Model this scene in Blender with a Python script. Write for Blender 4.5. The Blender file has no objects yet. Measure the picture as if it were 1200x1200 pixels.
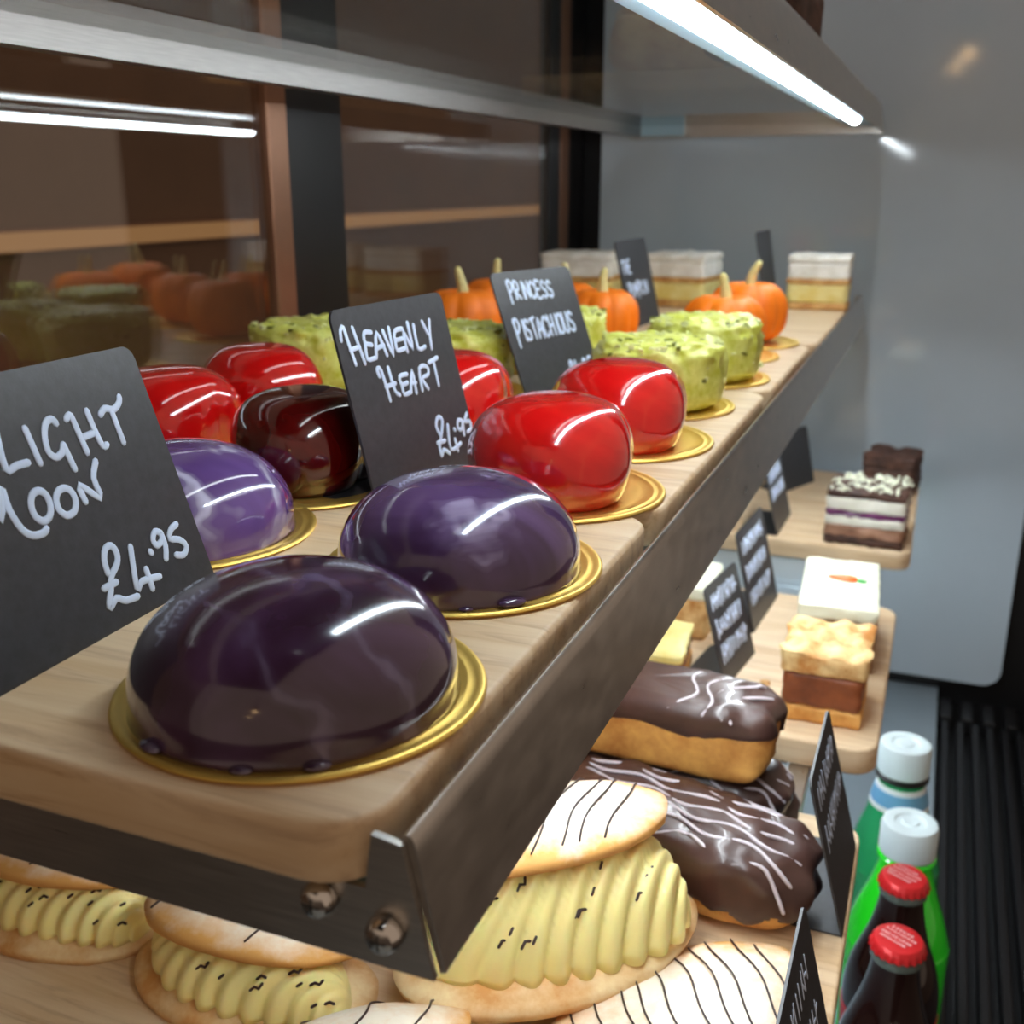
import bpy, bmesh, math, random
from mathutils import Vector, Matrix, noise
random.seed(7)
PI = math.pi
sc = bpy.context.scene
col = sc.collection

# ------------------------------------------------------------------ camera
ZC = 1.20                       # lens height above the shop floor (m); heights below are given relative to the lens
FOC = 1240.0
pitch = math.atan2(385.0, FOC); yaw = math.atan2(520.0, math.hypot(FOC, 385.0))
cam = bpy.data.cameras.new('camera'); camo = bpy.data.objects.new('camera', cam); col.objects.link(camo)
cam.sensor_width = 36.0; cam.lens = 36.0 * FOC / 1200.0
cam.clip_start = 0.01; cam.clip_end = 60
camo.location = (0, 0, ZC); camo.rotation_euler = (PI / 2 - pitch, 0, yaw)
cam.dof.use_dof = True; cam.dof.focus_distance = 0.31; cam.dof.aperture_fstop = 18.0
sc.camera = camo
# ------------------------------------------------------------------ world, exposure
w = bpy.data.worlds.new('world'); sc.world = w; w.use_nodes = True
w.node_tree.nodes['Background'].inputs[0].default_value = (0.62, 0.47, 0.36, 1)
w.node_tree.nodes['Background'].inputs[1].default_value = 0.48
sc.view_settings.view_transform = 'Standard'; sc.view_settings.look = 'None'
sc.view_settings.exposure = 0.22; sc.view_settings.gamma = 1.0; sc.view_settings.use_curve_mapping = False
LED_POWER = 38.0
LED_LOW = 40.0

# ------------------------------------------------------------------ material helpers
def rgb(r, g, b):
    f = lambda c: (c / 255 / 12.92) if c / 255 <= 0.04045 else ((c / 255 + 0.055) / 1.055) ** 2.4
    return (f(r), f(g), f(b), 1)
def new_mat(name):
    m = bpy.data.materials.new(name); m.use_nodes = True
    nt = m.node_tree; return m, nt, nt.nodes['Principled BSDF']
def node(nt, kind, **kw):
    n = nt.nodes.new(kind)
    for k, v in kw.items():
        if k in n.inputs: n.inputs[k].default_value = v
        else: setattr(n, k, v)
    return n
def ramp(nt, stops):
    r = nt.nodes.new('ShaderNodeValToRGB'); e = r.color_ramp.elements
    e[0].position, e[0].color = stops[0]; e[1].position, e[1].color = stops[-1]
    for p, c in stops[1:-1]:
        x = e.new(p); x.color = c
    return r
def plain(name, color, rough=0.5, metal=0.0, noise_scale=0, noise_amt=0.15, bump=0, coat=0, sub=0, spec=0.5, stretch=(1, 1, 1)):
    m, nt, b = new_mat(name)
    b.inputs['Roughness'].default_value = rough; b.inputs['Metallic'].default_value = metal
    b.inputs['Coat Weight'].default_value = coat; b.inputs['Coat Roughness'].default_value = 0.03
    b.inputs['Specular IOR Level'].default_value = spec
    if sub:
        b.inputs['Subsurface Weight'].default_value = sub; b.inputs['Subsurface Radius'].default_value = (0.006, 0.003, 0.0015)
        b.inputs['Subsurface Scale'].default_value = 1.0
    b.inputs['Base Color'].default_value = color
    if noise_scale:
        tc = node(nt, 'ShaderNodeTexCoord'); mp = node(nt, 'ShaderNodeMapping'); mp.inputs['Scale'].default_value = stretch
        n = node(nt, 'ShaderNodeTexNoise', Scale=noise_scale, Detail=6.0, Roughness=0.6)
        nt.links.new(tc.outputs['Object'], mp.inputs[0]); nt.links.new(mp.outputs[0], n.inputs['Vector'])
        lo = tuple(c * (1 - noise_amt) for c in color[:3]) + (1,); hi = tuple(min(1, c * (1 + noise_amt)) for c in color[:3]) + (1,)
        r = ramp(nt, [(0.3, lo), (0.7, hi)])
        nt.links.new(n.outputs['Fac'], r.inputs[0]); nt.links.new(r.outputs[0], b.inputs['Base Color'])
        if bump:
            bp = node(nt, 'ShaderNodeBump', Strength=bump, Distance=0.001)
            nt.links.new(n.outputs['Fac'], bp.inputs['Height']); nt.links.new(bp.outputs[0], b.inputs['Normal'])
    return m
def wood_mat():
    m, nt, b = new_mat('beech_wood')
    tc = node(nt, 'ShaderNodeTexCoord'); mp = node(nt, 'ShaderNodeMapping'); mp.inputs['Scale'].default_value = (5, 60, 60)
    n1 = node(nt, 'ShaderNodeTexNoise', Scale=3.0, Detail=8.0, Roughness=0.65, Distortion=0.6)
    mp2 = node(nt, 'ShaderNodeMapping'); mp2.inputs['Scale'].default_value = (1.5, 16, 16)
    n2 = node(nt, 'ShaderNodeTexNoise', Scale=4.0, Detail=3.0, Distortion=1.2)
    for a, c in ((mp, n1), (mp2, n2)):
        nt.links.new(tc.outputs['Object'], a.inputs[0]); nt.links.new(a.outputs[0], c.inputs['Vector'])
    r1 = ramp(nt, [(0.33, rgb(176, 132, 86)), (0.47, rgb(220, 187, 143)), (0.75, rgb(234, 208, 168))])
    r2 = ramp(nt, [(0.35, rgb(206, 174, 134)), (0.65, rgb(236, 218, 190))])
    mx = node(nt, 'ShaderNodeMix', data_type='RGBA'); mx.inputs[0].default_value = 0.45
    nt.links.new(n1.outputs['Fac'], r1.inputs[0]); nt.links.new(n2.outputs['Fac'], r2.inputs[0])
    nt.links.new(r1.outputs[0], mx.inputs[6]); nt.links.new(r2.outputs[0], mx.inputs[7])
    nt.links.new(mx.outputs[2], b.inputs['Base Color']); b.inputs['Roughness'].default_value = 0.5
    bp = node(nt, 'ShaderNodeBump', Strength=0.15, Distance=0.0005)
    nt.links.new(n1.outputs['Fac'], bp.inputs['Height']); nt.links.new(bp.outputs[0], b.inputs['Normal'])
    return m
def brushed_mat(name, base, rough, sc3):
    m, nt, b = new_mat(name)
    tc = node(nt, 'ShaderNodeTexCoord'); mp = node(nt, 'ShaderNodeMapping'); mp.inputs['Scale'].default_value = sc3
    n = node(nt, 'ShaderNodeTexNoise', Scale=20.0, Detail=5.0)
    nt.links.new(tc.outputs['Object'], mp.inputs[0]); nt.links.new(mp.outputs[0], n.inputs['Vector'])
    r = ramp(nt, [(0.3, tuple(c * 0.82 for c in base[:3]) + (1,)), (0.7, base)])
    nt.links.new(n.outputs['Fac'], r.inputs[0]); nt.links.new(r.outputs[0], b.inputs['Base Color'])
    rr = node(nt, 'ShaderNodeMapRange'); rr.inputs[3].default_value = rough * 0.75; rr.inputs[4].default_value = rough * 1.3
    nt.links.new(n.outputs['Fac'], rr.inputs[0]); nt.links.new(rr.outputs[0], b.inputs['Roughness'])
    b.inputs['Metallic'].default_value = 1.0
    return m
def glaze_mat(name, base, dark, vein, amount, seed, cr=0.05):
    """mirror glaze with marbled veins"""
    m, nt, b = new_mat(name)
    tc = node(nt, 'ShaderNodeTexCoord'); mp = node(nt, 'ShaderNodeMapping')
    mp.inputs['Location'].default_value = (seed, seed * 0.7, seed * 1.3); mp.inputs['Rotation'].default_value = (0.5, 0.9, seed)
    nt.links.new(tc.outputs['Object'], mp.inputs[0])
    wv = node(nt, 'ShaderNodeTexWave', Scale=13.0, Distortion=8.0, Detail=3.0); wv.inputs['Detail Scale'].default_value = 2.2
    nt.links.new(mp.outputs[0], wv.inputs['Vector'])
    vr = ramp(nt, [(0.0, (1, 1, 1, 1)), (0.025, (0.7, 0.7, 0.7, 1)), (0.06, (0.25, 0.25, 0.25, 1)), (0.26, (0, 0, 0, 1))])
    nt.links.new(wv.outputs['Fac'], vr.inputs[0])
    n = node(nt, 'ShaderNodeTexNoise', Scale=28.0, Detail=4.0, Distortion=1.0); nt.links.new(mp.outputs[0], n.inputs['Vector'])
    mk = ramp(nt, [(0.38, (0, 0, 0, 1)), (0.56, (1, 1, 1, 1))]); nt.links.new(n.outputs['Fac'], mk.inputs[0])
    mul = node(nt, 'ShaderNodeMath', operation='MULTIPLY'); nt.links.new(vr.outputs[0], mul.inputs[0]); nt.links.new(mk.outputs[0], mul.inputs[1])
    mul2 = node(nt, 'ShaderNodeMath', operation='MULTIPLY'); nt.links.new(mul.outputs[0], mul2.inputs[0]); mul2.inputs[1].default_value = amount
    n2 = node(nt, 'ShaderNodeTexNoise', Scale=18.0, Detail=3.0, Distortion=2.0); nt.links.new(mp.outputs[0], n2.inputs['Vector'])
    br = ramp(nt, [(0.35, dark), (0.65, base)]); nt.links.new(n2.outputs['Fac'], br.inputs[0])
    mx = node(nt, 'ShaderNodeMix', data_type='RGBA'); nt.links.new(mul2.outputs[0], mx.inputs[0])
    nt.links.new(br.outputs[0], mx.inputs[6]); mx.inputs[7].default_value = vein
    nt.links.new(mx.outputs[2], b.inputs['Base Color'])
    b.inputs['Roughness'].default_value = 0.13; b.inputs['Coat Weight'].default_value = 1.0; b.inputs['Coat Roughness'].default_value = cr
    b.inputs['Coat IOR'].default_value = 1.5
    return m
def glass_mat(name, tint, r0):
    m = bpy.data.materials.new(name); m.use_nodes = True; nt = m.node_tree; nt.nodes.clear()
    out = node(nt, 'ShaderNodeOutputMaterial'); tr = node(nt, 'ShaderNodeBsdfTransparent'); tr.inputs[0].default_value = tint
    gl = node(nt, 'ShaderNodeBsdfGlossy'); gl.inputs['Roughness'].default_value = 0.015
    # Schlick reflectance, the same on both faces of the pane
    lw = node(nt, 'ShaderNodeLayerWeight'); lw.inputs[0].default_value = 0.5
    pw = node(nt, 'ShaderNodeMath', operation='POWER'); pw.inputs[1].default_value = 5.0
    ma = node(nt, 'ShaderNodeMath', operation='MULTIPLY_ADD'); ma.inputs[1].default_value = 1 - r0; ma.inputs[2].default_value = r0; ma.use_clamp = True
    mx = node(nt, 'ShaderNodeMixShader')
    nt.links.new(lw.outputs['Facing'], pw.inputs[0]); nt.links.new(pw.outputs[0], ma.inputs[0]); nt.links.new(ma.outputs[0], mx.inputs[0])
    nt.links.new(tr.outputs[0], mx.inputs[1]); nt.links.new(gl.outputs[0], mx.inputs[2])
    nt.links.new(mx.outputs[0], out.inputs[0]); return m
def emit_mat(name, color, power):
    m = bpy.data.materials.new(name); m.use_nodes = True; nt = m.node_tree; nt.nodes.clear()
    out = node(nt, 'ShaderNodeOutputMaterial'); e = node(nt, 'ShaderNodeEmission'); e.inputs[0].default_value = color; e.inputs[1].default_value = power
    nt.links.new(e.outputs[0], out.inputs[0]); return m
def two_tone(name, lo, hi, scale, p0, p1, rough=0.6, bump=0.3, axis=None, sub=0, coat=0, distance=0.001):
    """noise mix of two colours; with axis=(z0,z1) the second colour also gathers on the upper side of the thing (sugar, icing)"""
    m, nt, b = new_mat(name)
    tc = node(nt, 'ShaderNodeTexCoord'); n = node(nt, 'ShaderNodeTexNoise', Scale=scale, Detail=6.0, Roughness=0.65)
    nt.links.new(tc.outputs['Object'], n.inputs['Vector']); fac = n.outputs['Fac']
    if axis:
        sp = node(nt, 'ShaderNodeSeparateXYZ'); nt.links.new(tc.outputs['Object'], sp.inputs[0])
        mr = node(nt, 'ShaderNodeMapRange'); mr.inputs[1].default_value = axis[0]; mr.inputs[2].default_value = axis[1]; mr.inputs[3].default_value = -0.35; mr.inputs[4].default_value = 0.35
        nt.links.new(sp.outputs['Z'], mr.inputs[0])
        ad = node(nt, 'ShaderNodeMath', operation='ADD'); nt.links.new(fac, ad.inputs[0]); nt.links.new(mr.outputs[0], ad.inputs[1]); fac = ad.outputs[0]
    r = ramp(nt, [(p0, lo), (p1, hi)]); nt.links.new(fac, r.inputs[0]); nt.links.new(r.outputs[0], b.inputs['Base Color'])
    bp = node(nt, 'ShaderNodeBump', Strength=bump, Distance=distance); nt.links.new(n.outputs['Fac'], bp.inputs['Height']); nt.links.new(bp.outputs[0], b.inputs['Normal'])
    b.inputs['Roughness'].default_value = rough; b.inputs['Coat Weight'].default_value = coat
    if sub:
        b.inputs['Subsurface Weight'].default_value = sub; b.inputs['Subsurface Radius'].default_value = (0.005, 0.003, 0.0015); b.inputs['Subsurface Scale'].default_value = 1.0
    return m

M = {}
M['wood'] = wood_mat()
M['steel'] = brushed_mat('brushed_steel', (0.60, 0.57, 0.53, 1), 0.30, (9, 3, 9))
M['rail_steel'] = brushed_mat('dull_steel', (0.36, 0.34, 0.33, 1), 0.38, (60, 3, 60))
M['steel_x'] = brushed_mat('brushed_steel_end', (0.60, 0.57, 0.53, 1), 0.30, (3, 3, 60))
M['chrome'] = plain('screw_chrome', (0.75, 0.72, 0.68, 1), 0.15, 1.0)
M['gold'] = plain('gold_card', rgb(236, 200, 104), 0.42, 0.85, 40, 0.06)
M['black_card'] = plain('black_card', rgb(52, 54, 59), 0.40, 0.0, 300, 0.2, 0.08)
M['chalk'] = plain('chalk_pen', rgb(205, 222, 248), 0.55)
M['led'] = emit_mat('led_light', (0.86, 0.95, 1.0, 1), LED_POWER)
M['led_low'] = emit_mat('led_light_low', (0.90, 0.96, 1.0, 1), LED_LOW)
M['led_floor'] = emit_mat('led_light_floor', (0.90, 0.96, 1.0, 1), 20.0)
M['fill_top'] = emit_mat('added_top_fill', (0.95, 0.96, 1.0, 1), 10.0)  # glow of the added fill light under the canopy
M['white_channel'] = plain('white_channel', rgb(150, 178, 192), 0.35)
M['glass'] = glass_mat('door_glass', (0.90, 0.91, 0.90, 1), 0.11)
M['shelf_glass'] = glass_mat('shelf_glass', (0.94, 0.97, 0.96, 1), 0.03)
M['panel'] = plain('grey_enamel_panel', rgb(180, 194, 204), 0.07, 0, 6, 0.04, spec=0.6)
M['deck'] = plain('grey_steel_deck', rgb(158, 174, 184), 0.3, 0.3, 8, 0.06)
M['black'] = plain('black_plastic', rgb(18, 18, 20), 0.4, 0, 30, 0.2)
M['door_edge'] = plain('brown_anodised_edge', rgb(150, 110, 86), 0.35, 0.6, 30, 0.1)
M['brown_wall'] = plain('brown_wall_paint', rgb(128, 96, 74), 0.7, 0, 3, 0.15)
M['floor'] = plain('dark_tile_floor', rgb(70, 60, 54), 0.4, 0, 5, 0.2)
M['purple_a'] = glaze_mat('dark_purple_glaze', rgb(80, 54, 88), rgb(54, 31, 50), rgb(160, 152, 190), 0.30, 5.6, 0.11)
M['purple_b'] = glaze_mat('purple_glaze', rgb(92, 68, 112), rgb(64, 42, 74), rgb(200, 188, 226), 0.60, 4.1, 0.08)
M['purple_c'] = glaze_mat('violet_glaze', rgb(122, 92, 160), rgb(92, 64, 126), rgb(222, 220, 246), 0.80, 7.7)
M['red'] = glaze_mat('red_glaze', rgb(222, 28, 24), rgb(206, 14, 16), rgb(220, 60, 40), 0.25, 2.2)
M['shaded_red'] = glaze_mat('shaded_red_glaze', rgb(98, 10, 8), rgb(70, 5, 5), rgb(120, 20, 15), 0.2, 3.2)  # same red glaze, darkened in its colour for the heart card's shade
M['pistachio'] = two_tone('pistachio_coating', rgb(190, 194, 48), rgb(226, 230, 130), 140, 0.35, 0.62, 0.38, 0.7, sub=0.0, coat=0.15)
M['nut_pale'] = plain('pale_pistachio_nib', rgb(222, 226, 160), 0.45, 0, 200, 0.2)
M['nut_dark'] = plain('dark_pistachio_nib', rgb(116, 124, 40), 0.5, 0, 200, 0.3)
M['orange'] = plain('orange_velvet', rgb(252, 124, 6), 0.55, 0, 60, 0.12, 0.05)
M['stem'] = plain('pale_stem', rgb(216, 206, 140), 0.5, 0, 150, 0.2)
M['icing'] = two_tone('white_icing', rgb(226, 222, 208), rgb(250, 248, 240), 60, 0.35, 0.6, 0.5, 0.4)
M['custard'] = two_tone('custard', rgb(232, 206, 110), rgb(244, 230, 160), 60, 0.35, 0.65, 0.45, 0.3)
M['pastry'] = two_tone('golden_pastry', rgb(190, 130, 66), rgb(232, 190, 120), 70, 0.35, 0.65, 0.6, 0.5)
M['biscuit'] = two_tone('sugared_biscuit', rgb(226, 168, 92), rgb(250, 240, 222), 55, 0.32, 0.74, 0.7, 0.35, axis=(0.0, 0.014))
M['biscuit_low'] = two_tone('baked_biscuit', rgb(212, 152, 84), rgb(244, 220, 170), 40, 0.35, 0.65, 0.65, 0.25)
M['cream'] = plain('butter_cream', rgb(255, 236, 160), 0.40, 0, 50, 0.05, 0.05, sub=0.25)
M['choc'] = plain('dark_chocolate', rgb(72, 48, 42), 0.36, 0, 60, 0.25, 0.3, coat=0.25)
M['choc_line'] = plain('chocolate_line', rgb(52, 34, 30), 0.4)
M['choux'] = two_tone('choux_pastry', rgb(176, 108, 44), rgb(226, 168, 88), 45, 0.35, 0.65, 0.6, 0.6)
M['white_choc'] = plain('greyish_white_drizzle', rgb(200, 190, 196), 0.35)
M['crumble'] = two_tone('golden_crumble', rgb(196, 128, 58), rgb(246, 214, 152), 60, 0.36, 0.62, 0.6, 0.8)
M['caramel'] = two_tone('toffee_filling', rgb(112, 58, 34), rgb(152, 84, 48), 40, 0.35, 0.65, 0.4, 0.4)
M['base_cake'] = two_tone('shortbread_base', rgb(204, 138, 64), rgb(234, 178, 100), 60, 0.35, 0.65, 0.7, 0.6)
M['cream_cheese'] = plain('pale_frosting', rgb(240, 242, 218), 0.45, 0, 40, 0.04, 0.1)
M['carrot_cake'] = two_tone('brown_sponge', rgb(98, 62, 36), rgb(150, 100, 58), 90, 0.35, 0.65, 0.8, 0.8)
M['choc_cake'] = two_tone('chocolate_sponge', rgb(50, 32, 26), rgb(92, 62, 50), 80, 0.35, 0.65, 0.7, 0.8)
M['mousse'] = two_tone('milk_chocolate_layer', rgb(138, 96, 74), rgb(176, 132, 104), 60, 0.35, 0.65, 0.5, 0.4)
M['white_cream'] = two_tone('white_cream_layer', rgb(222, 218, 200), rgb(242, 240, 226), 60, 0.35, 0.65, 0.5, 0.3)
M['berry'] = plain('berry_jam', rgb(104, 42, 92), 0.3, 0, 90, 0.4)
M['shaving'] = plain('white_chocolate_shaving', rgb(228, 232, 208), 0.5)
M['carrot_red'] = plain('carrot_icing', rgb(240, 110, 40), 0.4)
M['carrot_green'] = plain('leaf_icing', rgb(60, 160, 70), 0.4)
M['cap_white'] = plain('white_cap', rgb(206, 222, 226), 0.35)
M['cap_red'] = plain('red_crown_cap', rgb(196, 34, 38), 0.3, 0.2)
M['cap_print'] = plain('white_print', rgb(240, 225, 225), 0.4)
def bottle_glass(name, color, trans, rough=0.04):
    m, nt, b = new_mat(name); b.inputs['Base Color'].default_value = color; b.inputs['Roughness'].default_value = rough
    b.inputs['Transmission Weight'].default_value = trans; b.inputs['Coat Weight'].default_value = 0.6; b.inputs['Coat Roughness'].default_value = 0.03
    return m
M['green_glass'] = bottle_glass('green_glass', rgb(50, 170, 110), 0.1)
M['lime_plastic'] = bottle_glass('lime_green_plastic', rgb(40, 236, 40), 0.0)
M['cola'] = bottle_glass('dark_cola_glass', rgb(30, 14, 12), 0.0)
M['clear_neck'] = bottle_glass('clear_glass', rgb(150, 165, 155), 0.7)
M['label_blue'] = plain('blue_label', rgb(110, 168, 210), 0.4)
M['label_white'] = plain('white_label', rgb(230, 235, 238), 0.4)
M['label_red'] = plain('red_label', rgb(200, 30, 40), 0.4)
M['lamp'] = emit_mat('warm_spot', (1.0, 0.62, 0.28, 1), 90.0)
M['strip'] = emit_mat('warm_strip', (1.0, 0.50, 0.20, 1), 0.30)

# ------------------------------------------------------------------ mesh helpers
def build(name, verts, faces, mat, parent=None, loc=None, rotz=0.0, smooth=True, sharp=None):
    me = bpy.data.meshes.new(name); me.from_pydata([tuple(v) for v in verts], [], faces); me.update()
    if smooth:
        me.polygons.foreach_set('use_smooth', [True] * len(me.polygons))
        if sharp: me.set_sharp_from_angle(angle=sharp)
    me.materials.append(M[mat] if isinstance(mat, str) else mat)
    o = bpy.data.objects.new(name, me); col.objects.link(o)
    if parent: o.parent = parent
    if loc is not None: o.location = loc
    o.rotation_euler = (0, 0, rotz)
    return o
def from_bm(name, bm, mat, parent=None, loc=None, rotz=0.0, smooth=True, sharp=0.6):
    me = bpy.data.meshes.new(name); bmesh.ops.recalc_face_normals(bm, faces=bm.faces); bm.to_mesh(me); bm.free()
    if smooth:
        me.polygons.foreach_set('use_smooth', [True] * len(me.polygons)); me.set_sharp_from_angle(angle=sharp)
    me.materials.append(M[mat]); o = bpy.data.objects.new(name, me); col.objects.link(o)
    if parent: o.parent = parent
    if loc is not None: o.location = loc
    o.rotation_euler = (0, 0, rotz)
    return o
def tag(o, label, cat, group=None):
    o['label'] = label; o['category'] = cat
    if group: o['group'] = group
    return o
def empty(name, loc, rotz=0.0):
    o = bpy.data.objects.new(name, None); col.objects.link(o); o.location = loc; o.rotation_euler = (0, 0, rotz); o.empty_display_size = 0.02
    return o
def lathe(prof, n=48, closed_ends=True):
    """profile [(r,z)] from bottom to top"""
    V = []; F = []
    for r, z in prof:
        for k in range(n):
            a = 2 * PI * k / n; V.append((r * math.cos(a), r * math.sin(a), z))
    for i in range(len(prof) - 1):
        for k in range(n):
            k2 = (k + 1) % n; F.append((i * n + k, i * n + k2, (i + 1) * n + k2, (i + 1) * n + k))
    if closed_ends:
        F.append(tuple(reversed(range(n)))); F.append(tuple(range((len(prof) - 1) * n, len(prof) * n)))
    return V, F
def box_bm(x0, x1, y0, y1, z0, z1, bevel=0.0, seg=3):
    bm = bmesh.new(); r = bmesh.ops.create_cube(bm, size=1.0)
    for v in bm.verts: v.co = Vector(((x0 + x1) / 2 + v.co.x * (x1 - x0), (y0 + y1) / 2 + v.co.y * (y1 - y0), (z0 + z1) / 2 + v.co.z * (z1 - z0)))
    if bevel: bmesh.ops.bevel(bm, geom=bm.edges[:], offset=bevel, segments=seg, profile=0.5, affect='EDGES')
    return bm
def round_slab(x0, x1, y0, y1, z0, z1, rc, bv, segc=6, segb=3):
    """board with rounded corners in plan and rounded edges"""
    bm = box_bm(x0, x1, y0, y1, z0, z1)
    ve = [e for e in bm.edges if abs(e.verts[0].co.z - e.verts[1].co.z) > 1e-5]
    bmesh.ops.bevel(bm, geom=ve, offset=rc, segments=segc, profile=0.5, affect='EDGES')
    he = [e for e in bm.edges if abs(e.verts[0].co.z - e.verts[1].co.z) < 1e-6 and len(e.link_faces) == 2 and any(abs(f.normal.z) > 0.9 for f in e.link_faces) and not all(abs(f.normal.z) > 0.9 for f in e.link_faces)]
    bmesh.ops.bevel(bm, geom=he, offset=bv, segments=segb, profile=0.5, affect='EDGES')
    return bm
def tube(pts, rad, n=8, flat=None):
    """round-ended tube along pts; rad a number or list"""
    pts = [Vector(p) for p in pts]
    if len(pts) == 1: pts = [pts[0], pts[0] + Vector((1e-4, 0, 0))]
    R = rad if isinstance(rad, (list, tuple)) else [rad] * len(pts)
    rings = []
    tang = []
    for i in range(len(pts)):
        a = pts[max(0, i - 1)]; b = pts[min(len(pts) - 1, i + 1)]; t = (b - a)
        tang.append(t.normalized() if t.length > 1e-9 else Vector((1, 0, 0)))
    ref = Vector((0.13, 0.2, 1)).normalized()
    if abs(tang[0].dot(ref)) > 0.95: ref = Vector((1, 0, 0))
    def ring(p, t, r):
        x = t.cross(ref)
        if x.length < 1e-6: x = t.cross(Vector((1, 0, 0)))
        x.normalize(); y = x.cross(t).normalized()
        return [p + x * (r * math.cos(2 * PI * k / n)) + y * (r * math.sin(2 * PI * k / n)) for k in range(n)]
    rings.append(ring(pts[0] - tang[0] * R[0] * 0.8, tang[0], R[0] * 0.5))
    for p, t, r in zip(pts, tang, R): rings.append(ring(p, t, r))
    rings.append(ring(pts[-1] + tang[-1] * R[-1] * 0.8, tang[-1], R[-1] * 0.5))
    V = [v for rg in rings for v in rg]; F = []
    for i in range(len(rings) - 1):
        for k in range(n):
            k2 = (k + 1) % n; F.append((i * n + k, i * n + k2, (i + 1) * n + k2, (i + 1) * n + k))
    F.append(tuple(reversed(range(n)))); F.append(tuple(range((len(rings) - 1) * n, len(rings) * n)))
    return V, F
def merge(parts):
    V = []; F = []
    for v, f in parts:
        o = len(V); V += list(v); F += [tuple(i + o for i in q) for q in f]
    return V, F
def smooth_line(pts, sub=4):
    """Catmull-Rom"""
    P = [Vector(p) for p in pts]
    if len(P) < 3: return P
    out = []
    for i in range(len(P) - 1):
        p0 = P[max(0, i - 1)]; p1 = P[i]; p2 = P[i + 1]; p3 = P[min(len(P) - 1, i + 2)]
        for s in range(sub):
            t = s / sub
            out.append(0.5 * ((2 * p1) + (p2 - p0) * t + (2 * p0 - 5 * p1 + 4 * p2 - p3) * t * t + (3 * p1 - p0 - 3 * p2 + p3) * t ** 3))
    out.append(P[-1]); return out
def nz(p, s, seed=0.0): return noise.noise(Vector(p) * s + Vector((seed * 17.3, seed * 5.1, seed * 9.7)))
def superell(a, b, c, e1=0.6, e2=0.8, nu=48, nv=24, amp=0.0, freq=60, seed=0.0, flat=True, zshift=True):
    """superellipsoid, sits on z=0 when zshift; amp = relative lumps"""
    f = lambda w, m: math.copysign(abs(w) ** m, w)
    V = []; F = []
    for j in range(nv + 1):
        ph = -PI / 2 + PI * j / nv
        for i in range(nu):
            th = 2 * PI * i / nu
            x = a * f(math.cos(ph), e1) * f(math.cos(th), e2); y = b * f(math.cos(ph), e1) * f(math.sin(th), e2); z = c * f(math.sin(ph), e1)
            if amp:
                k = 1 + amp * nz((x, y, z), freq, seed); x *= k; y *= k
                z = z * k if z > 0 or not flat else z
            V.append((x, y, z + (c if zshift else 0)))
    for j in range(nv):
        for i in range(nu):
            i2 = (i + 1) % nu; F.append((j * nu + i, j * nu + i2, (j + 1) * nu + i2, (j + 1) * nu + i))
    return V, F
def lumpy_box(w_, d, h, n=14, amp=0.001, freq=150, seed=0.0, rnd=0.002, top_amp=0.0, top_freq=120):
    """block sitting on z=0, centred in plan, its faces divided and roughened"""
    bm = bmesh.new(); bmesh.ops.create_cube(bm, size=1.0)
    bmesh.ops.subdivide_edges(bm, edges=bm.edges[:], cuts=n, use_grid_fill=True)
    for v in bm.verts:
        p = Vector((v.co.x * w_, v.co.y * d, (v.co.z + 0.5) * h))
        q = Vector((max(-w_ / 2 + rnd, min(w_ / 2 - rnd, p.x)), max(-d / 2 + rnd, min(d / 2 - rnd, p.y)), max(rnd, min(h - rnd, p.z))))
        dlt = p - q
        if dlt.length > 1e-9: dn = dlt.normalized(); p = q + dn * rnd
        else: dn = Vector((0, 0, 0))
        k = amp * nz(p, freq, seed)
        if top_amp and dn.z > 0.5: k += top_amp * (0.4 + nz(p, top_freq, seed + 3))
        p = p + dn * k
        p.z = max(0.0, p.z)
        v.co = p
    return bm

def W(x, y, z): return (x, y, z + ZC)
BT = -0.1115        # upper side of the boards on the middle shelf
LT = -0.300         # upper side of the boards on the bottom shelf
DK = -0.580         # case deck
YE = 1.25           # end panel

# ================================================================== the room
fl = from_bm('floor', box_bm(-3, 3, -3, 4.5, -0.05, 0.0), 'floor', smooth=False); fl['kind'] = 'structure'
wb = from_bm('wall_back', box_bm(-1.46, -1.40, -1.5, 4.5, 0.0, 2.8), 'brown_wall', smooth=False); wb['kind'] = 'structure'
st = from_bm('strip_lamp', box_bm(-1.392, -1.380, 0.2, 4.0, ZC - 0.105, ZC - 0.075, 0.003), 'strip')
tag(st, 'thin warm orange strip light on the brown wall behind the glass doors', 'strip light')
hd = from_bm('housing', box_bm(-1.3995, -1.391, 0.19, 4.01, ZC - 0.11, ZC - 0.07, 0.002), 'door_edge', parent=st)

def spot_lamp(x, y, z, label):
    e = empty('spotlight', (x, y, z))
    V, F = lathe([(0.017, 0.0), (0.045, 0.004), (0.05, 0.03), (0.05, 0.11), (0.02, 0.12), (0.008, 0.125), (0.008, 0.45)], 24); build('housing', V, F, 'black', e, sharp=0.6)
    V, F = lathe([(0.001, -0.006), (0.010, -0.004), (0.016, 0.0005)], 24); build('bulb', V, F, 'lamp', e)
    tag(e, label, 'spotlight', 'shop spotlights mirrored in the end panel'); return e
# mirrored in the end panel at the upper right of the picture
for (k, zz, nm) in ((-0.0018, 0.0991, 'warm shop spotlight, the upper of the two mirrored in the end panel'), (-0.0104, 0.0898, 'warm shop spotlight, the lower of the two mirrored in the end panel')):
    d = 3.6 if zz > 0.095 else 4.4; spot_lamp(k * d, 2 * YE - d, ZC + zz * d + 0.006, nm)

# ================================================================== display case
case = empty('display_case', (0, 0, 0)); tag(case, 'refrigerated cake display case with grey end panel and black grille', 'display case')
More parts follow.
